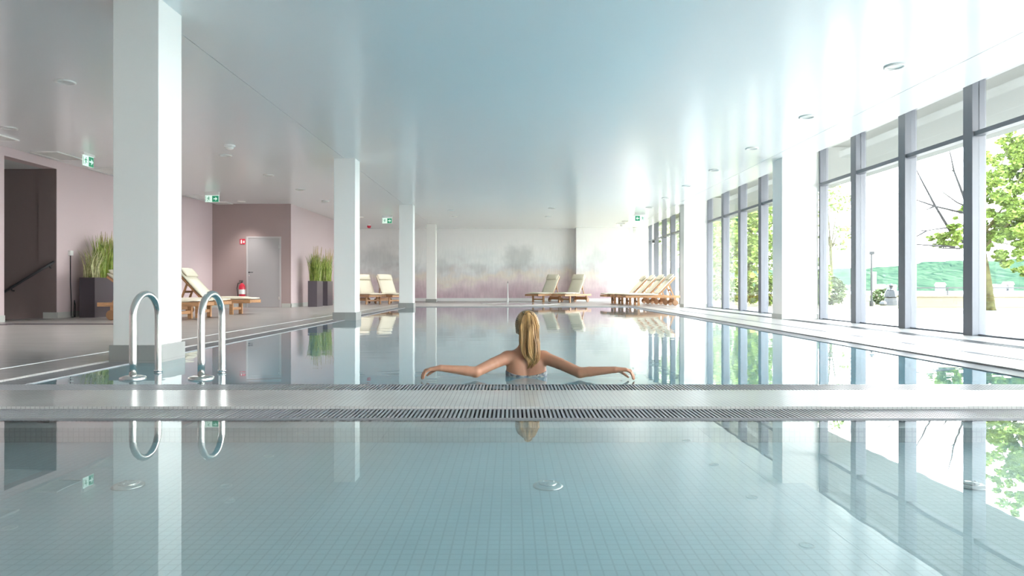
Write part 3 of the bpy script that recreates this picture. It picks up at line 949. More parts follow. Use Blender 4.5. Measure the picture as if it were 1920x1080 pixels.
def exit_sign(loc, rz, label, mirror=False, w=.33, h=.165, drop=.05):
    t = thing('exit_sign', label, 'sign', loc, rz)
    MB().box(-w / 2 - .01, w / 2 + .01, -.03, .03, -drop, 0).build('housing', 'plastic', t, bevel=.004)
    z1, z0 = -drop - .005, -drop - .005 - h
    MB().box(-w / 2, w / 2, -.008, .008, z0, z1 + .006).build('panel', 'signwhite', t)
    s = -1 if mirror else 1
    y = -.0085
    gm = MB()
    gx = sorted((s * .005, s * (w / 2 - .008)))
    gm.box(gx[0], gx[1], y - .002, y, z0 + .006, z1 - .006)
    gm.build('green_field', 'signgreen', t)
    ar = MB()
    cx, cz = s * (w / 4), (z0 + z1) / 2
    k = h * .30
    T = Matrix.Translation((cx, y - .003, cz)) @ Matrix.Scale(s, 4, (1, 0, 0))
    ar.prism([(-k, -.014), (.0, -.014), (.0, -k), (k, 0), (.0, k), (.0, .014), (-k, .014)], .002, T)
    ar.build('arrow', 'signwhite', t)
    ru = MB()
    T = Matrix.Translation((-s * w / 4, y - .001, cz)) @ Matrix.Scale(s, 4, (1, 0, 0))
    for poly in ([(-.012, .035), (.012, .04), (.010, -.008), (-.012, -.012)], [(-.012, -.01), (.0, -.01), (-.02, -.06), (-.035, -.06)], [(.0, -.01), (.012, -.005), (.035, -.035), (.025, -.045)],
                 [(.012, .035), (.010, .02), (.038, .008), (.042, .018)], [(-.012, .035), (-.03, .03), (-.042, .0), (-.03, -.004)]):
        ru.prism(poly, .002, T)
    ru.prism([(math.cos(a * .785) * .011 + .008, math.sin(a * .785) * .011 + .056) for a in range(8)], .002, T)
    ru.prism([(-.075, -.068), (-.068, -.068), (-.068, .068), (-.075, .068)], .002, T)
    ru.build('running_figure', 'signgreen', t)
    return t


exit_sign((-7.86, 12.1, CEIL), math.pi / 2, 'slanted green and white exit sign by the stair doorway', w=.30, h=.19)
exit_sign((-7.83, 17.05, CEIL), 0.0, 'green and white exit sign above the left loungers', w=.36, h=.17, drop=.09)
exit_sign((-4.33, 22.7, CEIL), 0.0, 'green and white exit sign hanging beside the third column', w=.34, h=.18, drop=.09)
exit_sign((4.34, 22.0, CEIL), 0.0, 'pale exit sign with arrow to the left near the windows', mirror=True, w=.34, h=.18, drop=.08)

t = thing('alarm_beacon', 'small red alarm beacon under the ceiling by the mural', 'alarm', (P(692, 424, 26)[0], 26, CEIL))
MB().tube([(0, 0, 0), (0, 0, -.05)], .06, 12).build('base', 'plastic', t)
MB().lathe([(.075, -.05), (.085, -.07), (.06, -.14), (.01, -.15)], 16).build('lens', 'red', t, smooth=True)
t = thing('security_camera', 'tiny dome camera hanging from a bar under the ceiling', 'camera', (P(1165, 427, 25.5)[0], 25.5, CEIL))
MB().box(-.2, .12, -.02, .02, -.04, 0).build('bar', 'plastic', t)
MB().lathe([(.02, -.04), (.045, -.07), (.04, -.11), (.005, -.13)], 14).build('dome', 'chrome', t, smooth=True)
t = thing('wall_speaker', 'small white speaker at the far corner of the mural', 'speaker', (P(1185, 430, 27.2)[0] + .02, 27.2, CEIL))
MB().box(-.02, .2, -.05, .05, -.03, 0).build('bracket', 'plastic', t)
MB().box(.02, .14, -.07, .05, -.26, -.03).build('case', 'plastic', t, bevel=.02)
t = thing('window_sensor', 'small dark sensor box on the far window transom', 'sensor', (5.84, 26.75, 2.42))
MB().box(-.06, .03, -.08, .06, 0, .1).build('case', 'lamp', t, bevel=.01)
MB().lathe([(.03, 0), (.03, -.04), (.01, -.06)], 10).build('lens', 'chrome', t)

# ------------------------------------------------------------------ door, sign, extinguisher, handrail, socket
t = thing('door_1', 'plain grey door with pale frame in the mauve wall', 'door', (-7.41, 19.5, 0), kind='structure')
f = MB()
f.box(-.52, -.47, -.02, .0, 0, 2.12).box(.47, .52, -.02, .0, 0, 2.12).box(-.47, .47, -.02, .0, 2.07, 2.12)
f.build('door_frame', 'doorframe', t, bevel=.004)
MB().box(-.47, .47, -.012, .0, 0.01, 2.07).build('door_leaf', 'doorgrey', t)
hd = MB().box(-.455, -.415, -.018, -.012, 1.03, 1.07).tube([(-.435, -.015, 1.05), (-.435, -.05, 1.05), (-.43, -.055, 1.05), (-.30, -.055, 1.05)], .010, 8)
hd.build('handle', 'lamp', t, smooth=True)
MB().box(-.45, -.42, -.018, -.012, .93, .97).build('lock', 'steel', t, bevel=.004)
for z in (.28, 1.82):
    MB().tube([(.463, -.022, z - .045), (.463, -.022, z + .045)], .012, 8).build('hinge', 'steel', t)

x, _, z = P(455, 453, 19.5)
t = thing('fire_sign', 'small red fire extinguisher sign beside the grey door', 'sign', (x, 19.49, z))
MB().box(-.08, .08, -.006, .006, -.08, .08).build('plate', 'red', t, bevel=.003)
fs = MB()
fs.prism([(-.06, -.07), (-.01, -.07), (-.01, .04), (-.025, .065), (-.045, .065), (-.06, .04)], .003, Matrix.Translation((0, -.007, 0)) @ Matrix.Scale(.85, 4))
fs.prism([(.03, -.05), (.07, -.05), (.08, -.01), (.055, .06), (.05, .01), (.03, .03), (.02, -.02)], .003, Matrix.Translation((0, -.007, 0)) @ Matrix.Scale(.85, 4))
fs.build('symbol', 'plastic', t)

x = P(450, 551, 19.3)[0]
t = thing('fire_extinguisher', 'red fire extinguisher on the wall beside the grey door', 'fire extinguisher', (x + .02, 19.40, .20))
MB().box(-.05, .05, .07, .1, .12, .42).build('wall_bracket', 'black', t)
MB().lathe([(.075, 0), (.09, .01), (.09, .42), (.075, .47), (.035, .51), (.03, .53)], 20).build('cylinder', 'red', t, smooth=True)
MB().tube([(0, 0, .53), (0, 0, .57)], .022, 10).box(-.09, .03, -.012, .012, .575, .59).box(-.08, .03, -.01, .01, .60, .612).build('valve', 'black', t)
MB().tube([(-.02, 0, .55), (-.12, 0, .52), (-.15, 0, .38), (-.13, 0, .2), (-.12, 0, .12)], .013, 8).build('hose', 'black', t, smooth=True)
MB().lathe([(.0905, .2), (.0915, .21), (.0915, .33), (.0905, .34)], 20, cap=False).build('instruction_band', 'plastic', t, smooth=True)

a, b = P(101, 491, 12.75), P(12, 545, 12.75)
t = thing('stair_handrail', 'dark sloping handrail on the brown stair wall', 'handrail', (a[0], 12.75, 0))
dx, dz = b[0] - a[0], b[2] - a[2]
MB().tube([(0, 0, a[2]), (dx, 0, b[2]), (dx * 2.4, 0, a[2] + dz * 2.4)], .024, 10).build('rail', 'black', t, smooth=True)
for k in (.1, .9, 1.9):
    MB().tube([(dx * k, 0.0, a[2] + dz * k), (dx * k, .03, a[2] + dz * k - .06), (dx * k, .08, a[2] + dz * k - .06)], .011, 8).build('bracket', 'black', t, smooth=True)
z = P(134, 474, 13.1)[2]
t = thing('wall_socket', 'white wall socket box with a cable above the first planter', 'socket', (-8.95, 13.2, z))
MB().box(0, .05, -.045, .045, -.05, .05).build('box', 'plastic', t, bevel=.006)
MB().tube([(.02, 0, -.05), (.02, .0, -.6), (.025, 0.02, -z + .3), (.05, -.02, -z + .05), (.12, -.12, -z + .012), (.1, .02, -z + .012), (.05, .1, -z + .25), (.03, .1, -z + .35), (.05, .06, -z + .06), (.1, .0, -z + .012)], .008, 6).build('cable', 'black', t, smooth=True)

# ------------------------------------------------------------------ planters
def blades(mb, cx, cy, w, l, n, h0, h1, width, rng, lean=.25, z0=.78):
    for _ in range(n):
        x, y = cx + rng.uniform(-w, w), cy + rng.uniform(-l, l)
        a = rng.uniform(0, 6.283)
        h = rng.uniform(h0, h1)
        ln_ = rng.uniform(.05, lean) * h
        d = Vector((math.cos(a), math.sin(a), 0))
        if x + d.x * ln_ < -.26:
            d.x = abs(d.x)
        s = Vector((-d.y, d.x, 0))
        vs = []
        for k in range(6):
            q = k / 5
            p = Vector((x, y, z0)) + d * (ln_ * q ** 2.0) + Vector((0, 0, h * (q - .18 * lean * q ** 3)))
            wd = width * (1 - q ** 2.2) * .5 + .0006
            vs += [p - s * wd + d * .001, p + s * wd, ]
        mb.add(vs, [(2 * k, 2 * k + 1, 2 * k + 3, 2 * k + 2) for k in range(5)])


def planter(loc, w, l, h, label, seed, kind, group=None):
    rng = random.Random(seed)
    t = thing('planter', label, 'potted plant', loc, group=group)
    p = MB()
    wt = .025
    p.box(-w / 2 + wt, w / 2 - wt, -l / 2, -l / 2 + wt, .02, h).box(-w / 2 + wt, w / 2 - wt, l / 2 - wt, l / 2, .02, h).box(-w / 2, -w / 2 + wt, -l / 2, l / 2, .02, h).box(w / 2 - wt, w / 2, -l / 2, l / 2, .02, h)
    p.box(-w / 2, w / 2, -l / 2, l / 2, 0, .02)
    p.build('box', 'planter', t)
    MB().box(-w / 2 + wt, w / 2 - wt, -l / 2 + wt, l / 2 - wt, h - .1, h - .04).build('soil', 'soil', t)
    z0 = h - .06
    if kind == 0:
        g1 = MB()
        blades(g1, -.0, -l * .32, w * .3, l * .14, 150, .40, .74, .026, rng, .5, z0)
        g1.build('variegated_grass', 'stripegrass', t)
        g2 = MB()
        blades(g2, 0.0, l * .12, w * .34, l * .3, 380, .5, 1.02, .020, rng, .22, z0)
        g2.build('reed_grass', 'reed', t)
    else:
        g2 = MB()
        blades(g2, 0, 0, w * .38, l * .38, 380, .45, .98, .022, rng, .26, z0)
        g2.build('reed_grass', 'reed', t)
        g1 = MB()
        blades(g1, 0, 0, w * .36, l * .36, 60, .2, .6, .02, rng, .5, z0)
        g1.build('pale_grass', 'stripegrass', t)
    pl = MB()
    for k in range(16):
        x, y = rng.uniform(-w * .3, w * .3), rng.uniform(-l * .05 if kind == 0 else -l * .35, l * .4)
        hh = rng.uniform(.85, 1.12) if kind == 0 else rng.uniform(.9, 1.18)
        q = rng.uniform(-.04, .12)
        pl.tube([(x, y, z0), (x + q * .4, y, z0 + hh * .6), (x + q, y, z0 + hh * .8), (x + q * 1.3, y, z0 + hh)], [.003, .003, .009, .003], 5)
    pl.build('plumes', 'plume', t, smooth=True)
    return t


planter((-8.56, 13.62, 0), .31, .95, .81, 'dark planter with mixed tall grasses against the pink wall by the stairs', 51, 0)
planter((-6.12, 20.35, 0), .28, .62, .80, 'dark planter with green reeds, front one of the row beside the second column', 52, 1, 'planters along the side wall')
planter((-6.12, 21.5, 0), .28, .62, .80, 'dark planter with green reeds, half hidden behind the front planter', 53, 1, 'planters along the side wall')


# ------------------------------------------------------------------ loungers
def soft_box(mb, x0, x1, y0, y1, z0, z1, nx=10, ny=6, puff=.012):
    """a padded slab: rounded rim, slightly domed"""
    vs, fs = [], []
    for top in (0, 1):
        for i in range(nx + 1):
            for j in range(ny + 1):
                a, b = i / nx, j / ny
                e = min(a, 1 - a) * nx
                e2 = min(b, 1 - b) * ny
                k = (1 if e >= 1 else .55) * (1 if e2 >= 1 else .55)
                zm = (z0 + z1) / 2
                hgt = (z1 - z0) / 2 * k + (puff * math.sin(a * math.pi) * math.sin(b * math.pi) if top else 0)
                vs.append((x0 + (x1 - x0) * a, y0 + (y1 - y0) * b, zm + (hgt if top else -hgt)))
    n = (nx + 1) * (ny + 1)
    for i in range(nx):
        for j in range(ny):
            q = i * (ny + 1) + j
            fs.append((q, q + 1, q + ny + 2, q + ny + 1))
            fs.append((n + q, n + q + ny + 1, n + q + ny + 2, n + q + 1))
    for i in range(nx):
        q = i * (ny + 1)
        fs.append((q, q + ny + 1, n + q + ny + 1, n + q))
        q += ny
        fs.append((q, n + q, n + q + ny + 1, q + ny + 1))
    for j in range(ny):
        fs.append((j, n + j, n + j + 1, j + 1))
        q = nx * (ny + 1) + j
        fs.append((q, q + 1, n + q + 1, n + q))
    mb.add(vs, fs)


HINGE = .80


def make_lounger():
    t = thing('sun_lounger', '', 'sun lounger')
    for s in (-1, 1):
        y0, y1 = sorted((s * .275, s * .315))
        MB().box(0.0, 1.9, y0, y1, .255, .33).build('side_rail', 'teak', t, bevel=.006)
        MB().box(1.42, 1.50, *sorted((s * .225, s * .275)), 0, .30).build('leg', 'teak', t, bevel=.005)
        MB().box(.22, .30, *sorted((s * .225, s * .275)), .08, .30).build('leg', 'teak', t, bevel=.005)
        wh = MB().lathe([(.02, -.02), (.085, -.02), (.095, -.012), (.095, .012), (.085, .02), (.02, .02)], 20, Matrix.Translation((.26, s * .30, .095)) @ Matrix.Rotation(math.pi / 2, 4, 'X'))
        wh.build('wheel', 'teakdark', t, smooth=False)
    MB().box(1.44, 1.48, -.225, .225, .10, .16).build('cross_bar', 'teak', t, bevel=.004)
    MB().box(.24, .28, -.225, .225, .10, .22).build('cross_bar', 'teak', t, bevel=.004)
    MB().box(1.86, 1.9, -.275, .275, .265, .325).box(0, .04, -.275, .275, .265, .325).build('end_rail', 'teak', t, bevel=.004)
    s_ = MB()
    for k in range(13):
        x = HINGE + .03 + k * .08
        s_.box(x, x + .055, -.275, .275, .31, .328)
    s_.build('seat_slats', 'teak', t)
    c = MB()
    soft_box(c, HINGE + .01, 1.88, -.29, .29, .332, .395)
    c.build('seat_cushion', 'canvas', t, smooth=True)
    b = MB()
    b.box(-.80, 0, -.262, -.225, -.022, .022).box(-.80, 0, .225, .262, -.022, .022)
    for k in range(9):
        b.box(-.78 + k * .086, -.72 + k * .086, -.225, .225, -.006, .012)
    br = b.build('backrest', 'teak', t, loc=(HINGE, 0, .345))
    c = MB()
    soft_box(c, -.82, .01, -.28, .28, .024, .088)
    c.build('back_cushion', 'canvas', br, smooth=True)
    c = MB()
    soft_box(c, -.84, -.60, -.265, .265, .085, .15, 6, 6, .02)
    c.build('headrest', 'canvas', br, smooth=True)
    pr = MB()
    pr.box(-.02, .02, -.2, -.17, 0, .42).box(-.02, .02, .17, .2, 0, .42).box(-.018, .018, -.17, .17, .20, .235)
    p_ = pr.build('prop', 'teak', t, loc=(.30, 0, .30))
    return t


def set_back(o, deg):
    for c in o.children:
        if c.name.startswith('backrest'):
            c.rotation_euler = (0, math.radians(deg), 0)
        if c.name.startswith('prop'):
            a = math.radians(deg)
            # foot on the end of the frame, head against the back of the backrest
            hx, hz = HINGE - .52 * math.cos(a), .345 + .52 * math.sin(a) - .02
            fx, fz = HINGE - .52 * math.cos(a) - .16, .30
            c.location = (fx, 0, fz)
            c.rotation_euler = (0, math.atan2(hx - fx, hz - fz), 0)
            c.scale = (1, 1, math.hypot(hx - fx, hz - fz) / .42)


lg0 = make_lounger()
LG = []
# (x of the head end, y, turn, back angle, label, group)
LG.append((-7.72, 12.45, 0, 36, 'cream cushioned teak lounger nearest the camera, behind the first column', 'loungers by the pink wall'))
LG.append((-7.72, 13.25, 0, 42, 'cream cushioned teak lounger in the middle of the three by the pink wall', 'loungers by the pink wall'))
LG.append((-7.72, 14.82, 0, 47, 'cream cushioned teak lounger before the red fire extinguisher and grey door', 'loungers by the pink wall'))
LG.append((-5.66, 24.2, -1.0, 50, 'cream lounger against the side wall, half hidden by the second column', 'loungers left of the mural'))
LG.append((-4.86, 24.2, -1.0, 50, 'cream lounger between the second and third columns, right one of the pair', 'loungers left of the mural'))
LG.append((1.95, 26.55, math.pi + .90, 56, 'cream lounger before the mural, left one of the centre pair', 'loungers before the mural'))
LG.append((2.96, 26.35, math.pi + .90, 56, 'cream lounger before the mural, right one of the centre pair', 'loungers before the mural'))
for k in range(4):
    LG.append((5.60 - k * .13, 21.6 + k * .80, math.pi + .04, 46, ['cream lounger nearest the camera in the row by the far windows', 'second cream lounger from the camera in the row by the far windows',
              'third cream lounger from the camera in the row by the far windows', 'cream lounger farthest back in the row by the far windows'][k], 'row of loungers by the far windows'))
for i, (x, y, rz, back, lab, gr) in enumerate(LG):
    o = lg0 if i == 0 else copy_tree(lg0)
    o.location = (x, y, 0)
    o.rotation_euler = (0, 0, rz)
    o['label'] = lab
    o['group'] = gr
    set_back(o, back)

# ------------------------------------------------------------------ pool fittings
def handrail(x, label):
    t = thing('pool_handrail', label, 'handrail', (x, 4.60, -0.045), group='pool handrails')
    r, top, dy = .024, .645, .33
    pts = [(0, 0, 0), (0, 0, .15), (0, 0, .3)]
    R_ = dy / 2
    for k in range(13):
        a = math.pi * (1 - k / 12)
        pts.append((0, R_ + R_ * math.cos(a), top - R_ - r + (R_ * math.sin(a))))
    pts += [(0, dy, .3), (0, dy, 0), (0, dy, -.6), (0, dy, -1.0)]
    MB().tube(pts, r, 16).build('rail', 'steel', t, smooth=True)
    MB().lathe([(.085, 0.018), (.085, .036), (.05, .048), (.026, .050)], 24).build('base_flange', 'steel', t, smooth=True)
    MB().lathe([(.0245, .03), (.030, .03), (.030, .046), (.0245, .046)], 18, Matrix.Translation((0, dy, 0)), cap=False).build('collar', 'steel', t, smooth=True)
    return t


handrail(-2.672, 'arched steel pool handrail in front of the nearest column, left of two')
handrail(-2.19, 'arched steel pool handrail right of the nearest column, right of two')
t = thing('pool_ladder_steps', 'steel ladder steps under water between the pool handrails', 'ladder', (-2.431, 4.93, -0.045))
for z in (-.3, -.55, -.8):
    MB().box(-.206, .206, -.035, .05, z - .012, z + .012).build('tread', 'steel', t, bevel=.006)

for x, lab in ((-1.40, 'round steel floor inlet under water at the left of the shallow pool'), (.134, 'round steel floor inlet under water in the middle of the shallow pool'), (1.68, 'round steel floor inlet under water at the right of the shallow pool')):
    t = thing('floor_inlet', lab, 'pool inlet', (x, 2.38, -.10), group='floor inlets of the shallow pool')
    MB().lathe([(.056, 0), (.055, .005), (.045, .010), (.036, .011)], 32).build('rim', 'steel', t, smooth=True)
    MB().lathe([(.034, .012), (.028, .015), (.012, .0165), (.001, .017)], 28).build('cover', 'steel', t, smooth=True)
    for k in range(3):
        a = k * 2.094 + .4
        MB().tube([(.022 * math.cos(a), .022 * math.sin(a), .014), (.022 * math.cos(a), .022 * math.sin(a), .0185)], .004, 8).build('screw', 'chrome', t)

# round whirlpool on the far deck
t = thing('whirlpool', 'round sunken whirlpool on the deck before the mural', 'whirlpool', (.32, 23.2, 0))
MB().lathe([(1.18, 0.0), (1.40, 0.0), (1.40, .012), (1.36, .02), (1.20, .02), (1.18, .008)], 64, cap=False).build('rim', 'mosaic', t, smooth=False)
MB().lathe([(1.185, .004), (.6, .005), (.001, .005)], 64).build('basin', 'pooltile', t, smooth=True)
MB().lathe([(1.185, .012), (1.184, .0125)], 64).build('pool_water', 'shallow', t)
t = thing('fountain_spout', 'slim white fountain post at the whirlpool', 'fountain', (P(952, 566, 25.3)[0], 25.3, 0))
MB().lathe([(.05, 0), (.045, .02), (.028, .25), (.016, .75)], 12).build('post', 'plastic', t, smooth=True)
MB().tube([(0, 0, .75), (0, -.01, .80), (0, -.04, .82)], .014, 8).build('nozzle', 'steel', t, smooth=True)


# ------------------------------------------------------------------ the bather
def surface_nets(f, o, h):
    s = f < 0
    nx, ny, nz = f.shape
    cnt = np.zeros((nx - 1, ny - 1, nz - 1), np.int8)
    cs = [(a, b, c) for a in (0, 1) for b in (0, 1) for c in (0, 1)]
    for a, b, c in cs:
        cnt += s[a:nx - 1 + a, b:ny - 1 + b, c:nz - 1 + c]
    act = (cnt > 0) & (cnt < 8)
    ijk = np.argwhere(act)
    idx = -np.ones(act.shape, np.int64)
    idx[act] = np.arange(len(ijk))
    pos = np.zeros((len(ijk), 3))
    num = np.zeros(len(ijk))
    for a in cs:
        for b in cs:
            if sum(abs(p - q) for p, q in zip(a, b)) != 1 or a > b:
                continue
            A, Bq = np.array(a), np.array(b)
            fa = f[ijk[:, 0] + a[0], ijk[:, 1] + a[1], ijk[:, 2] + a[2]]
            fb = f[ijk[:, 0] + b[0], ijk[:, 1] + b[1], ijk[:, 2] + b[2]]
            m = (fa < 0) != (fb < 0)
            tt = np.where(m, fa / np.where(m, fa - fb, 1), 0)
            pos += m[:, None] * (A + tt[:, None] * (Bq - A))
            num += m
    vs = (ijk + pos / num[:, None]) * h + np.array(o)
    faces = []
    for ax in range(3):
        sl0 = [slice(1, -1)] * 3
        sl1 = [slice(1, -1)] * 3
        sl0[ax] = slice(0, -1)
        sl1[ax] = slice(1, None)
        ch_ = s[tuple(sl0)] != s[tuple(sl1)]
        loc = np.argwhere(ch_)
        add = np.array([1, 1, 1])
        add[ax] = 0
        g_ = loc + add
        u, v = (ax + 1) % 3, (ax + 2) % 3
        e = np.eye(3, dtype=int)
        ok = np.ones(len(g_), bool)
        q = []
        for du, dv in ((-1, -1), (0, -1), (0, 0), (-1, 0)):
            c_ = g_ + e[u] * du + e[v] * dv
            q.append(idx[c_[:, 0], c_[:, 1], c_[:, 2]])
        q = np.stack(q, 1)
        ok = (q >= 0).all(1)
        fl_ = ~s[g_[:, 0], g_[:, 1], g_[:, 2]]
        q[fl_ == False] = q[fl_ == False][:, ::-1]
        faces.append(q[ok])
    return vs, np.concatenate(faces)


class Field:
    def __init__(s, lo, hi, h):
        s.lo, s.h = np.array(lo, float), h
        s.n = [int((b - a) / h) + 2 for a, b in zip(lo, hi)]
        s.f = np.full(s.n, 0.5, np.float32)

    def win(s, lo, hi):
        a = [max(0, int((p - q) / s.h)) for p, q in zip(lo, s.lo)]
        b = [min(n, int((p - q) / s.h) + 2) for p, q, n in zip(hi, s.lo, s.n)]
        sl = tuple(slice(i, j) for i, j in zip(a, b))
        ax = [s.lo[k] + s.h * np.arange(a[k], b[k]) for k in range(3)]
        return sl, np.meshgrid(*ax, indexing='ij', sparse=True)

    def merge(s, sl, d, k, sub=False):
        a = s.f[sl]
        if sub:
            d = -d
            hh = np.clip(.5 - .5 * (d - a) / k, 0, 1)
            s.f[sl] = d * (1 - hh) + a * hh + k * hh * (1 - hh)
        else:
            hh = np.clip(.5 + .5 * (d - a) / k, 0, 1)
            s.f[sl] = d * (1 - hh) + a * hh - k * hh * (1 - hh)

    def cone(s, p, q, r0, r1, k=.02, sub=False, flat=None):
        p, q = np.array(p, float), np.array(q, float)
        m = max(r0, r1) + k * 2 + .03
        sl, (X, Y, Z) = s.win(np.minimum(p, q) - m, np.maximum(p, q) + m)
        d = q - p
        L2 = d.dot(d) + 1e-12
        t = np.clip(((X - p[0]) * d[0] + (Y - p[1]) * d[1] + (Z - p[2]) * d[2]) / L2, 0, 1)
        dist = np.sqrt((X - p[0] - t * d[0]) ** 2 + (Y - p[1] - t * d[1]) ** 2 + (Z - p[2] - t * d[2]) ** 2) - (r0 + (r1 - r0) * t)
        s.merge(sl, dist, k, sub)

    def ell(s, c, r, k=.02, rot=None, sub=False):
        c = np.array(c, float)
        m = max(r) + k * 2 + .03
        sl, (X, Y, Z) = s.win(c - m, c + m)
        x, y, z = X - c[0], Y - c[1], Z - c[2]
        if rot is not None:
            Rm = np.array(rot.transposed())
            x, y, z = (Rm[0, 0] * x + Rm[0, 1] * y + Rm[0, 2] * z, Rm[1, 0] * x + Rm[1, 1] * y + Rm[1, 2] * z, Rm[2, 0] * x + Rm[2, 1] * y + Rm[2, 2] * z)
        k0 = np.sqrt((x / r[0]) ** 2 + (y / r[1]) ** 2 + (z / r[2]) ** 2)
        k1 = np.sqrt((x / r[0] ** 2) ** 2 + (y / r[1] ** 2) ** 2 + (z / r[2] ** 2) ** 2) + 1e-9
        s.merge(sl, k0 * (k0 - 1) / k1, k, sub)

    def mesh(s, name, m, parent, smooth=2):
        vs, fs = surface_nets(s.f, s.lo, s.h)
        me = bpy.data.meshes.new(name)
        me.from_pydata(vs.tolist(), [], fs.tolist())
        me.materials.append(M[m])
        me.polygons.foreach_set('use_smooth', np.ones(len(me.polygons), bool))
        me.update()
        o = bpy.data.objects.new(name, me)
        COL.objects.link(o)
        if parent is not None:
            o.parent = parent
        if smooth:
            sm = o.modifiers.new('soften', 'SMOOTH')
            sm.factor = .5
            sm.iterations = smooth
        return o


# joints, world coordinates
CX = .108                                                     # spine
SHL, SHR = (-.030, 4.745, .112), (.236, 4.745, .112)
ELL_, ELR = (-.250, 4.56, .030), (.478, 4.56, .026)
WRL, WRR = (-.484, 4.50, .066), (.712, 4.50, .054)


def torso(fd):
    fd.ell((CX, 4.765, -.04), (.132, .088, .20), .03)                      # rib cage
    fd.ell((CX, 4.768, -.20), (.112, .078, .16), .05)                      # waist
    fd.ell((CX, 4.765, -.37), (.160, .105, .13), .06)                      # hips
    for sx in (-1, 1):
        fd.cone((CX + sx * .02, 4.75, .105), (CX + sx * .105, 4.745, .108), .050, .044, .04)   # shoulder girdle
        fd.ell((CX + sx * .070, 4.705, .035), (.050, .030, .075), .03)     # shoulder blade
        fd.cone((CX + sx * .028, 4.77, .175), (CX + sx * .09, 4.752, .125), .030, .026, .04)   # trapezius
        fd.ell((CX + sx * .065, 4.845, -.03), (.056, .05, .056), .03)      # chest
        fd.ell((CX + sx * .075, 4.70, -.42), (.085, .075, .09), .04)       # seat
        fd.ell((CX + sx * .118, 4.745, .01), (.028, .045, .07), .03)       # side of the back under the arm
    fd.cone((CX, 4.669, .10), (CX, 4.680, -.20), .006, .008, .022, sub=True)   # groove of the spine


def body_field():
    fd = Field((-.70, 4.36, -1.38), (.93, 5.12, .50), .0042)
    torso(fd)
    fd.cone((CX + .002, 4.775, .12), (CX + .006, 4.79, .25), .056, .050, .03)              # neck
    HX, HY, HZ = CX + .008, 4.825, .335
    fd.ell((HX, HY, HZ + .01), (.073, .093, .098), .02)                    # skull
    fd.ell((HX, HY + .045, HZ - .055), (.056, .055, .060), .03)            # face and jaw
    fd.ell((HX, HY + .075, HZ - .098), (.022, .018, .016), .02)            # chin
    fd.cone((HX, HY + .096, HZ - .01), (HX, HY + .112, HZ - .042), .007, .012, .012)   # nose
    fd.cone((HX - .022, HY + .088, HZ - .075), (HX + .022, HY + .088, HZ - .075), .008, .008, .012)   # mouth
    for sx in (-1, 1):
        fd.ell((HX + sx * .030, HY + .098, HZ - .005), (.017, .012, .011), .008, sub=True)   # eye socket
        fd.ell((HX + sx * .075, HY + .005, HZ - .025), (.010, .018, .032), .006)             # ear
    for sx, sh, el, wr in ((-1, SHL, ELL_, WRL), (1, SHR, ELR, WRR)):
        sh, el, wr = np.array(sh), np.array(el), np.array(wr)
        m1 = sh + (el - sh) * .45 + np.array((0, 0, .004))
        fd.ell(sh + np.array((sx * .004, 0, .0)), (.047, .048, .046), .03)
        fd.cone(sh, m1, .046, .041, .014)
        fd.cone(m1, el, .041, .037, .006)
        m2 = el + (wr - el) * .28 + np.array((0, 0, .002))
        fd.cone(el, m2, .037, .0345, .010)
        fd.cone(m2, wr, .0345, .0225, .006)
    # hands: palm, four fingers, thumb
    for sx, wr, kx, kz in ((-1, WRL, (-.562), .058), (1, WRR, .790, .055)):
        wr = np.array(wr)
        ax = 1 if sx > 0 else -1
        for dy, rz_ in ((-.026, 0), (-.009, .003), (.009, .003), (.026, 0)):
            fd.cone(wr + np.array((ax * .008, dy * .35, 0)), (kx, 4.50 + dy, kz + rz_), .0155, .0105, .012)
        fing = [(-.029, .030, .026, .020, .0078), (-.010, .038, .030, .022, .0085), (.010, .041, .031, .023, .0087), (.030, .038, .029, .021, .0084)]
        for i, (dy, l1, l2, l3, r) in enumerate(fing):
            yb = 4.50 + dy
            k0 = np.array((kx, yb, kz))
            sp_ = (i - 1.5) * .004
            a1, a2, a3 = ((.50, 1.15, 1.45), (.42, 1.10, 1.40), (.36, 1.02, 1.35), (.26, .95, 1.30))[i]
            k1 = k0 + np.array((ax * l1 * math.cos(a1), sp_, -l1 * math.sin(a1)))
            k2 = k1 + np.array((ax * l2 * math.cos(a2), sp_ * .7, -l2 * math.sin(a2)))
            k3 = k2 + np.array((ax * l3 * math.cos(a3), sp_ * .4, -l3 * math.sin(a3)))
            fd.cone(k0, k1, r * 1.12, r, .006)
            fd.cone(k1, k2, r, r * .92, .004)
            fd.cone(k2, k3, r * .92, r * .75, .004)
        t0 = wr + np.array((ax * .028, .016, -.006))
        t1 = t0 + np.array((ax * .030, .026, -.018))
        t2 = t1 + np.array((ax * .026, .010, -.018))
        t3 = t2 + np.array((ax * .020, .002, -.016))
        fd.cone(t0, t1, .014, .0105, .012)
        fd.cone(t1, t2, .0105, .0092, .005)
        fd.cone(t2, t3, .0092, .0075, .004)
    # legs, under water
    for sx in (-1, 1):
        hp = np.array((CX + sx * .082, 4.77, -.45))
        kn = np.array((CX + sx * .085, 4.84, -.85))
        an = np.array((CX + sx * .085, 4.80, -1.25))
        fd.cone(hp, kn, .082, .052, .05)
        fd.cone(kn, kn * .65 + an * .35, .050, .052, .02)
        fd.cone(kn * .65 + an * .35, an, .052, .033, .02)
        fd.cone(an + np.array((0, -.03, -.035)), an + np.array((0, .14, -.05)), .030, .024, .03)
        for k in range(5):
            fd.cone(an + np.array((sx * (-.024 + k * .013), .13, -.055)), an + np.array((sx * (-.026 + k * .014), .175 - k * .008, -.058)), .012 if k == 0 else .009, .009 if k == 0 else .007, .006)
    return fd


wom = thing('person', 'woman with blond ponytail resting both arms on the pool edge, seen from behind', 'person', (0, 0, 0))
bf = body_field()
body = bf.mesh('body', 'skin', wom, 2)

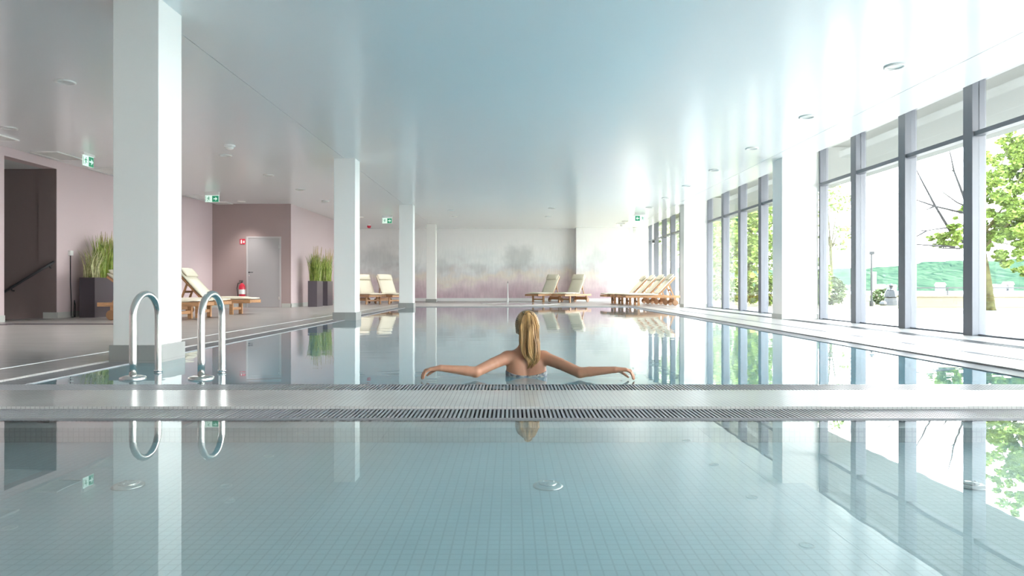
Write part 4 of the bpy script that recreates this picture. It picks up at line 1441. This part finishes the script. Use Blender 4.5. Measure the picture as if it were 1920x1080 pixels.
# swimwear: a band around the chest and briefs, cut from the torso's own form
tf = Field((CX - .24, 4.58, -.62), (CX + .24, 4.98, .20), .0042)
torso(tf)
for sx in (-1, 1):
    tf.cone((CX + sx * .082, 4.77, -.45), (CX + sx * .085, 4.84, -.85), .082, .052, .05)
base = tf.f.copy()
ax_ = [tf.lo[k] + tf.h * np.arange(tf.n[k]) for k in range(3)]
X_, Y_, Z_ = np.meshgrid(*ax_, indexing='ij', sparse=True)
zmid = -.043 + .024 * np.abs((X_ - CX) / .13) ** 2.0
top = np.maximum(base - .0045, np.maximum(Z_ - (zmid + .032), -(Z_ - (-.085))))
tf.f = np.broadcast_to(top, base.shape).astype(np.float32).copy()
tf.mesh('bikini_top', 'bikini', wom, 1)
top = np.maximum(base - .0045, np.maximum(Z_ + .33 - .05 * np.abs((X_ - CX) / .15), -(Z_ + .50 - .14 * np.abs((X_ - CX) / .15) ** 1.5)))
tf.f = np.broadcast_to(top, base.shape).astype(np.float32).copy()
tf.mesh('bikini_bottom', 'bikini', wom, 1)

# hair: combed back cap, ponytail of many locks, tie
HX, HY, HZ = CX + .008, 4.825, .335
hfld = Field((HX - .13, HY - .16, HZ - .14), (HX + .13, HY + .14, HZ + .15), .003)
hfld.ell((HX, HY - .004, HZ + .012), (.089, .106, .108), .01)
hfld.ell((HX + .004, HY - .075, HZ + .045), (.036, .035, .036), .04)
ax_ = [hfld.lo[k] + hfld.h * np.arange(hfld.n[k]) for k in range(3)]
X_, Y_, Z_ = np.meshgrid(*ax_, indexing='ij', sparse=True)
rel = (Y_ - HY)
front = rel - (.035 + .55 * (Z_ - HZ))
neck = -(Z_ - (HZ - .075 - .35 * (rel + .05)))
sides = -(Z_ - (HZ - .03 + .0 * X_)) + 0 * rel
cut = np.maximum(front * .8, neck * .9)
rid = .0016 * np.sin(np.arctan2(X_ - HX, Z_ - HZ - .03) * 34) * np.clip((np.abs(X_ - HX) + np.abs(Z_ - HZ)) * 12, 0, 1)
hfld.f = np.maximum(hfld.f + rid, cut).astype(np.float32)
hcap = hfld.mesh('hair', 'hairdark', wom, 1)

rng = random.Random(5)
pt = MB()
nL = 460
clumps = []
for i in range(26):
    a, q = rng.uniform(0, 6.283), math.sqrt(rng.random())
    clumps.append((math.cos(a) * q, math.sin(a) * q, rng.uniform(0, 6.28), rng.uniform(.70, 1.0) if q > .45 else rng.uniform(.88, 1.02), rng.uniform(.003, .009)))


def lock(ux, uy, wob, L_, amp, r0, n):
    pts, rs = [], []
    K = 18
    for k in range(K):
        s = k / (K - 1) * L_
        # centre line of the ponytail: out from the crown, down behind the neck, onto the back
        cx = HX + .004 + .010 * s + .055 * max(0, s - .62)
        cz = HZ + .088 + .020 * math.sin(min(1, s * 6) * math.pi) - .375 * s ** 1.05
        cy = 4.735 - .062 * math.sin(min(1, s * 2.2) * math.pi / 2) + .010 * max(0, s - .6) / .4
        wx = .022 + .043 * min(1, s * 4.5) - .050 * max(0, (s - .52) / .48) ** 1.3
        wy = .022 + .010 * min(1, s * 4) - .016 * max(0, (s - .7) / .3)
        w1 = amp * (s ** 1.2) * 2.6 * math.sin(s * 8 + wob)
        curl = .020 * max(0, s - .74) / .26 * math.sin(s * 15 + 1.6)
        pts.append((cx + ux * wx + w1 + curl, cy + uy * wy + amp * s * math.cos(s * 8 + wob), cz))
        rs.append(max(.0008, r0 * (.75 + .4 * math.sin(min(1, .15 + s) * 2.2)) * (1 - .7 * max(0, (s - .72) / .28))))
    pt.tube(pts, rs, n)


lock(0, 0, 0, .90, .002, .026, 12)
for i in range(nL):
    ux, uy, wob, L_, amp = rng.choice(clumps)
    lock(ux * .96 + rng.gauss(0, .13), uy * .96 + rng.gauss(0, .13), wob + rng.gauss(0, .22), L_ * rng.uniform(.93, 1.03), amp * rng.uniform(.85, 1.2), rng.uniform(.0018, .0034), 5)
ptl = pt.build('ponytail', 'hair', wom, smooth=True)
tie = MB()
tie.tube([(HX + .004 + .026 * math.cos(k / 16 * 6.283), 4.722, HZ + .088 + .026 * math.sin(k / 16 * 6.283)) for k in range(17)], .007, 8)
tie.build('hair_tie', 'hairdark', ptl, smooth=True)
for sx in (-1, 1):
    MB().lathe([(.001, -.011), (.008, -.008), (.011, 0), (.008, .008), (.001, .011)], 14, Matrix.Translation((HX + sx * .030, HY + .079, HZ - .005))).build('eye', 'eye', wom, smooth=True)
